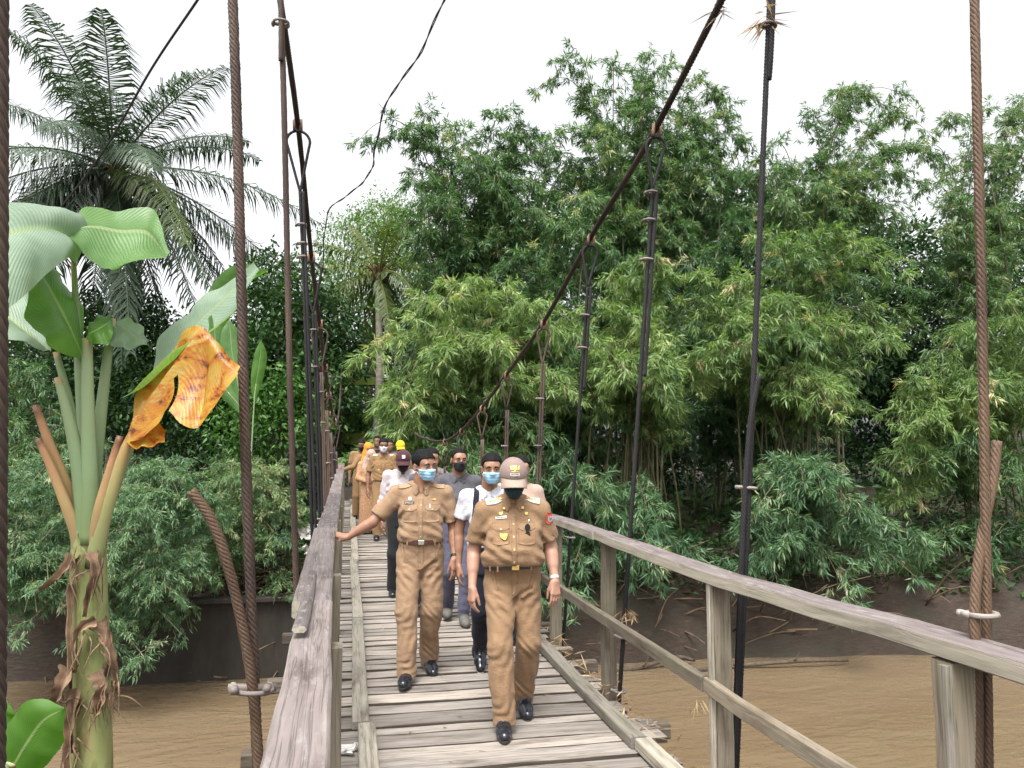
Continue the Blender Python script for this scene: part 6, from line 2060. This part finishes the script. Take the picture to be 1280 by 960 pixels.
# front: man in cap
X, Y, z = stand(641, 4.93)
e, sb, sh, tb, tr, skb, j = person(
    'man in taupe cap, dark green mask and khaki uniform with white shoulder boards', X, Y, z, R(-9), .96,
    J_(head=(.0, -.075, 1.585), neck=(0, .0, 1.445), shL=(.185, .015, 1.372), shR=(-.190, -.01, 1.362),
       elL=(.262, .06, 1.115), wrL=(.278, -.04, .905), elR=(-.262, .05, 1.10), wrR=(-.272, -.055, .87),
       pelvis=(.0, .02, .955), hipL=(.088, .03, .905), hipR=(-.088, .0, .90),
       knL=(.100, -.02, .50), knR=(-.085, -.17, .505), anL=(.082, .18, .135), anR=(-.070, -.205, .092)),
    O_(shirt='khaki', trousers='khaki', skin='skin_light', look=(R(2), R(18), R(0)), hs=1.03, bulk=1.10, belly=.085, leg=1.04, seed=21, hip_tilt=0.55,
       hair=True, hair_thick=.006, cap='cap_taupe', brim='cap_brim', emblem=True, mask='mask_green', vneck=True, beak=True, mask_z=(-.004, -.128, -.020),
       belt='belt_black', buckle='gold', uniform=True, strap='whiteplate', watch=[('L', 'whiteplate', 'steel')],
       handL=((.02, -.22, -1), (-.5, .85, 0), (-1, -.5, 0), (.22, .35, .3)), handR=((-.05, -.12, -1), (.9, .5, 0), (.3, -1, 0), (.28, .42, .3)),
       footR=(0.0, -1, .0), footL=(.12, -1, -.30),
       decals=[('name_tag', 'whiteplate', -.082, 1.326, .075, .018, dict(rot=.12, lift=.003)),
               ('chest_badge', 'gold', -.085, 1.352, .028, .022, dict(lift=.003, shape=lambda a: -1 + .8 * abs(a) ** 2)),
               ('chest_badge', 'gold',   .084, 1.350, .022, .022, dict(lift=.003, shape=lambda a: -1 + .8 * abs(a) ** 2)),
               ('round_badge', 'gold', -.066, 1.205, .044, .044, dict(lift=.0075, thick=.008, shape=lambda a: -math.sqrt(max(1 - a * a, 0.02)))),
               ('collar_pin', 'gold', -.062, 1.385, .016, .016, dict(lift=.012)), ('collar_pin', 'gold', .058, 1.388, .016, .016, dict(lift=.012)),
               ]))
# lettering bars on the tag, arm patch, sunglasses hung in the pocket, ring
for i in range(6):
    decal(sb, 'tag_lettering', M['blackplate'], sh, ((-.107 + i * .010) * .96, 0, (1.322 + i * .0012) * .96), .006, .007, rot=.12, n=3, m=3, lift=.0065, thick=.0006)
decal(sb, 'arm_patch', M['redpatch'], sh, (.228, -.02, 1.262), .056, .070, lambda a: -1 + .5 * abs(a) ** 2, d=(-.55, .8, 0), u=(.8, .55, 0), lift=.003, n=9)
decal(sb, 'arm_patch_emblem', M['whiteplate'], sh, (.230, -.02, 1.258), .034, .036, lambda a: -math.sqrt(max(1 - a * a, 0.05)), d=(-.55, .8, 0), u=(.8, .55, 0), lift=.007, n=7)
decal(sb, 'arm_patch_emblem', M['bluepatch'], sh, (.230, -.02, 1.258), .018, .022, lambda a: -math.sqrt(max(1 - a * a, 0.05)), d=(-.55, .8, 0), u=(.8, .55, 0), lift=.0105, n=5)
def front(sb_, x, z_):
    h_ = sb_.ray_cast(Vector((x, -.6, z_)), Vector((0, 1, 0)), 1.2)
    return np.array(h_[0]) if h_[0] is not None else np.array([x, -.15, z_])
p = front(sb, .085, 1.200)
g = MB()
for dz in (.016, -.030):
    t = np.linspace(0, 2 * np.pi, 15)[:-1]
    V = p + np.stack([np.cos(t) * .017, 0 * t - .016, np.sin(t) * .022 + dz], -1)
    V2 = V + [0, .004, 0]
    g.add(np.concatenate([V, V2]), [list(range(14)), list(range(27, 13, -1))] + [[a_, (a_ + 1) % 14, (a_ + 1) % 14 + 14, a_ + 14] for a_ in range(14)])
gl = g.build('sunglasses', M['darkglass'], e)
g = MB(); g.tube(catmull([p + [0, -.015, .036], p + [.006, -.02, .055], p + [.010, -.012, .066]], 6), .003, 6); g.tube(catmull([p + [-.018, -.014, .02], p + [-.020, -.006, -.02], p + [-.012, -.006, -.06]], 8), .0022, 5)
g.build('frame', M['steel'], gl)

# second: tall man with a hand on the rail
X, Y, z = stand(527, 6.0)
e, sb, sh, tb, tr, skb, j = person(
    'bareheaded man in khaki uniform and blue mask, looking aside with one hand on the rail', X, Y, z, R(-6), .985,
    J_(head=(.015, -.035, 1.605), neck=(-.005, .0, 1.455), shL=(.180, .015, 1.385), shR=(-.188, .0, 1.385),
       elL=(.252, .05, 1.115), wrL=(.258, -.04, .890), elR=(-.375, -.05, 1.17), wrR=(-.560, -.055, 1.060),
       pelvis=(-.005, .01, .965), hipL=(.080, .02, .915), hipR=(-.092, .0, .915),
       knL=(.080, -.02, .50), knR=(-.100, -.13, .505), anL=(.072, .17, .125), anR=(-.092, -.16, .092)),
    O_(shirt='khaki_tan', trousers='khaki_tan', skin='skin_tan', look=(R(36), R(6), R(-3)), hs=1.0, bulk=1.04, belly=.02, leg=1.03, seed=41, hip_tilt=-0.2,
       hairline=.058, hair_thick=.012, mask='mask_blue', mask_z=(-.012, -.112, -.026), belt='belt_brown', buckle='steel', uniform=True, watch=[('L', 'belt_black', 'steel')],
       handL=((.05, -.18, -1), (-.75, .6, 0), (-.5, -1, 0), (.18, .35, .3)), handR=((-.93, -.12, .22), (-.05, .35, -.9), (.0, -1, -.1), (.05, .18, .15), .18),
       footR=(-.12, -1, .05), footL=(.22, -1, -.28),
       decals=[('name_tag', 'blackplate', -.092, 1.318, .072, .018, dict(lift=.003)), ('chest_badge', 'whiteplate', -.088, 1.350, .026, .026, dict(lift=.003, shape=lambda a: -math.sqrt(max(1 - a * a, .05)))),
               ('chest_badge', 'gold', .092, 1.346, .024, .020, dict(lift=.003)), ('pen', 'whiteplate', .062, 1.292, .006, .034, dict(lift=.010, n=3))]))
for i in range(6):
    decal(sb, 'tag_lettering', M['whiteplate'], sh, ((-.118 + i * .0095) * .985, 0, 1.318 * .985), .005, .006, n=3, m=3, lift=.0065, thick=.0006)

# white shirt with shoulder strap, behind the capped man
X, Y, z = stand(611, 5.87)
e, sb, sh, tb, tr, skb, j = person(
    'man in white shirt with a dark bag strap and blue mask, behind the capped man', X, Y, z, R(-8), .975,
    J_(head=(.02, -.04, 1.60), anR=(-.055, .26, .19), knR=(-.06, .0, .50), anL=(.10, -.1, .086), knL=(.09, -.12, .49), hipR=(-.075, 0, .885),
       elR=(-.235, .07, 1.10), wrR=(-.235, .02, .85)),
    O_(detail=1, shirt='white_cloth', trousers='navy', skin='skin_tan', look=(R(2), R(6), 0), leg=.9, mask='mask_blue', mask_z=(-.012, -.114, -.024), seed=61, sleeve=.60,
       belt='belt_black', footR=(.0, -.75, -.62), footL=(0, -1, 0), sole='sole_white', watch=[]))
decal(sb, 'bag_strap', M['navy'], sh, (-.105, 0, 1.21), .040, .40, rot=-.06, n=4, m=22, lift=.003, thick=.006)

# charcoal shirt
X, Y, z = stand(573, 7.75)
e, sb, sh, tb, tr, skb, j = person(
    'man in charcoal shirt, slate trousers and black mask, short cropped hair', X, Y, z, R(-6), 1.0,
    J_(head=(0, -.03, 1.59), anR=(-.1, .2, .12), anL=(.055, -.1, .09), knL=(.07, -.12, .48)),
    O_(detail=1, shirt='char', trousers='slate', skin='skin_tan', look=(R(14), R(2), 0), mask='mask_black', mask_z=(-.008, -.118, -.022), hair_thick=.007, hairline=.07, seed=71, shoe='shoe_dull', leg=.9, footL=(.1, -1, 0)))

# maroon cap
X, Y, z = stand(503, 9.2)
e, sb, sh, tb, tr, skb, j = person(
    'man in maroon cap and black mask, pale pinkish long sleeved shirt', X, Y, z, R(-4), 1.0,
    J_(head=(.0, -.06, 1.545), neck=(0, .01, 1.42)),
    O_(detail=1, shirt='pinkish', trousers='blackcloth', skin='skin_brown', look=(R(3), R(16), 0), cap='cap_maroon', cap_mark='whiteplate', mask='mask_black', sleeve=1.5, seed=81, hair_thick=.006))

# khaki man with pale mask, mid queue
X, Y, z = stand(478, 14.0)
e, sb, sh, tb, tr, skb, j = person(
    'man in ochre khaki uniform and pale lilac mask in the middle of the queue', X, Y, z, R(-4), 1.03,
    J_(head=(.0, -.03, 1.60), anR=(-.085, -.12, .086), knR=(-.09, -.12, .48), anL=(.13, .1, .10), knL=(.11, -.02, .48), elR=(-.255, .03, 1.09), wrR=(-.255, -.02, .84)),
    O_(detail=1, shirt='khaki_dk', trousers='khaki_dk', skin='skin_brown', look=(R(6), R(8), 0), mask='mask_pale', belt='belt_black', uniform=True, strap='whiteplate', seed=91, bulk=1.06,
       decals=[('chest_badge', 'gold', -.07, 1.19, .034, .034, dict(lift=.006))], footL=(.3, -1, 0)))

# yellow cap, behind him
X, Y, z = stand(498, 15.6)
person('person in bright yellow cap behind the pale masked official', X, Y, z, R(-3), 1.0,
       J_(head=(.02, -.05, 1.575)), O_(detail=0, shirt='khaki_dk', trousers='khaki_dk', skin='skin_brown', look=(R(10), R(14), 0), cap='cap_yellow', seed=95, mask='mask_black'))
# dark haired people farther back
X, Y, z = stand(470, 17.2)
person('dark clothed person whose head shows farthest back, right of the orange scarf', X, Y, z, R(-3), 1.03,
       J_(head=(.0, -.02, 1.60)), O_(detail=0, shirt='blackcloth', trousers='blackcloth', skin='skin_brown', seed=96))
X, Y, z = stand(486, 16.6)
person('black haired person standing between yellow cap and pale masked official', X, Y, z, R(-3), 1.0,
       J_(head=(.0, -.02, 1.57)), O_(detail=0, shirt='char', trousers='blackcloth', skin='skin_brown', seed=97))
# woman in the orange scarf with a hand on the rail
X, Y, z = stand(459, 15.9)
person('woman in orange headscarf reaching out to hold the left rail', X, Y, z, R(2), 0.98,
       J_(head=(.0, -.04, 1.56), elR=(-.30, -.03, 1.19), wrR=(-.49, -.04, 1.13)),
       O_(detail=0, shirt='khaki_dk', trousers='khaki_dk', skin='skin_tan', look=(R(8), R(22), 0), scarf='orange', hair=False, sleeve=1.5, seed=98, handR=((-1, 0, .1),), collar=False))
X, Y, z = stand(461, 14.7)
person('woman in brown batik dress and beige headscarf looking down, before the orange scarf', X, Y, z, R(-2), 0.925,
       J_(head=(.02, -.06, 1.555), elL=(.22, -.05, 1.10), wrL=(.06, -.20, 1.04), elR=(-.22, -.05, 1.10), wrR=(-.05, -.20, 1.04)),
       O_(detail=0, shirt='batik', trousers='batik', skirt=True, skin='skin_tan', look=(R(4), R(22), 0), scarf='beige', hair=False, sleeve=1.5, seed=99, mask='mask_pale', handL=((-1, -.3, 0),), handR=((1, -.3, 0),), untucked=.10, collar=False))
# bareheaded man at the far left of the queue
X, Y, z = stand(450, 17.0)
person('dark haired man in dull khaki uniform at the far left of the queue', X, Y, z, R(-2), 1.0,
       J_(head=(.0, -.05, 1.57), elR=(-.235, .02, 1.1)), O_(detail=0, shirt='khaki_dk', trousers='khaki_dk', skin='skin_brown', look=(R(4), R(16), 0), seed=101, mask='mask_black'))
# two people almost hidden by those in front
X, Y, z = stand(651, 6.9)
person('person in beige shirt almost hidden behind the capped man, only ear and shoulder showing', X, Y, z, R(-8), 0.975,
       J_(head=(.0, -.02, 1.57), shL=(.15, .02, 1.355)), O_(detail=0, shirt='beige', trousers='blackcloth', skin='skin_light', look=(R(5), R(8), 0), seed=103, leg=.8))
X, Y, z = stand(539, 8.2)
person('person in dark shirt hidden behind the bareheaded man, cheek showing beside his mask', X, Y, z, R(-5), 1.0,
       J_(head=(.0, -.02, 1.59)), O_(detail=0, shirt='char', trousers='blackcloth', skin='skin_tan', look=(R(8), R(4), 0), seed=104, leg=.8))
# ------------------------------------------------------------------ light, sky, camera
world = bpy.data.worlds.new('World'); scene.world = world; world.use_nodes = True
nt = world.node_tree; nt.nodes.clear()
out = nt.nodes.new('ShaderNodeOutputWorld'); bg = nt.nodes.new('ShaderNodeBackground')
sky = nt.nodes.new('ShaderNodeTexSky'); sky.sky_type = 'NISHITA'; sky.sun_disc = False
EL, AZ = R(62), R(205)                                  # sun high, behind the camera and a little left
sky.sun_elevation = EL; sky.sun_rotation = AZ
sky.air_density = 1.0; sky.dust_density = 6.0; sky.ozone_density = 1.0
hs = nt.nodes.new('ShaderNodeHueSaturation'); hs.inputs['Saturation'].default_value = 0.10
nt.links.new(sky.outputs[0], hs.inputs['Color']); nt.links.new(hs.outputs[0], bg.inputs[0]); nt.links.new(bg.outputs[0], out.inputs[0])
bg.inputs['Strength'].default_value = 0.15
sl = bpy.data.lights.new('sun', 'SUN'); sl.energy = 1.1; sl.angle = R(22); sl.color = (1.0, 0.98, 0.95)
so = bpy.data.objects.new('sun', sl); COL.objects.link(so)
sd = Vector((math.sin(AZ) * math.cos(EL), math.cos(AZ) * math.cos(EL), math.sin(EL)))
so.rotation_euler = sd.to_track_quat('Z', 'Y').to_euler(); so.location = sd * 60

cam = bpy.data.cameras.new('camera'); co = bpy.data.objects.new('camera', cam); COL.objects.link(co)
cam.sensor_width = 36; cam.sensor_fit = 'HORIZONTAL'; cam.lens = 36 * FPX / 1280; cam.clip_start = 0.05; cam.clip_end = 2000
m = Matrix(((RGT[0], UPV[0], -FWD[0], EYE[0]), (RGT[1], UPV[1], -FWD[1], EYE[1]), (RGT[2], UPV[2], -FWD[2], EYE[2]), (0, 0, 0, 1)))
co.matrix_world = m
scene.camera = co
vs = scene.view_settings
vs.view_transform = 'Standard'; vs.look = 'None'; vs.exposure = 1.45; vs.gamma = 1.0
scene.cycles.max_bounces = 6; scene.cycles.diffuse_bounces = 3; scene.cycles.glossy_bounces = 2; scene.cycles.transmission_bounces = 3; scene.cycles.transparent_max_bounces = 4
scene.cycles.use_denoising = True
scene.cycles.sample_clamp_indirect = 4
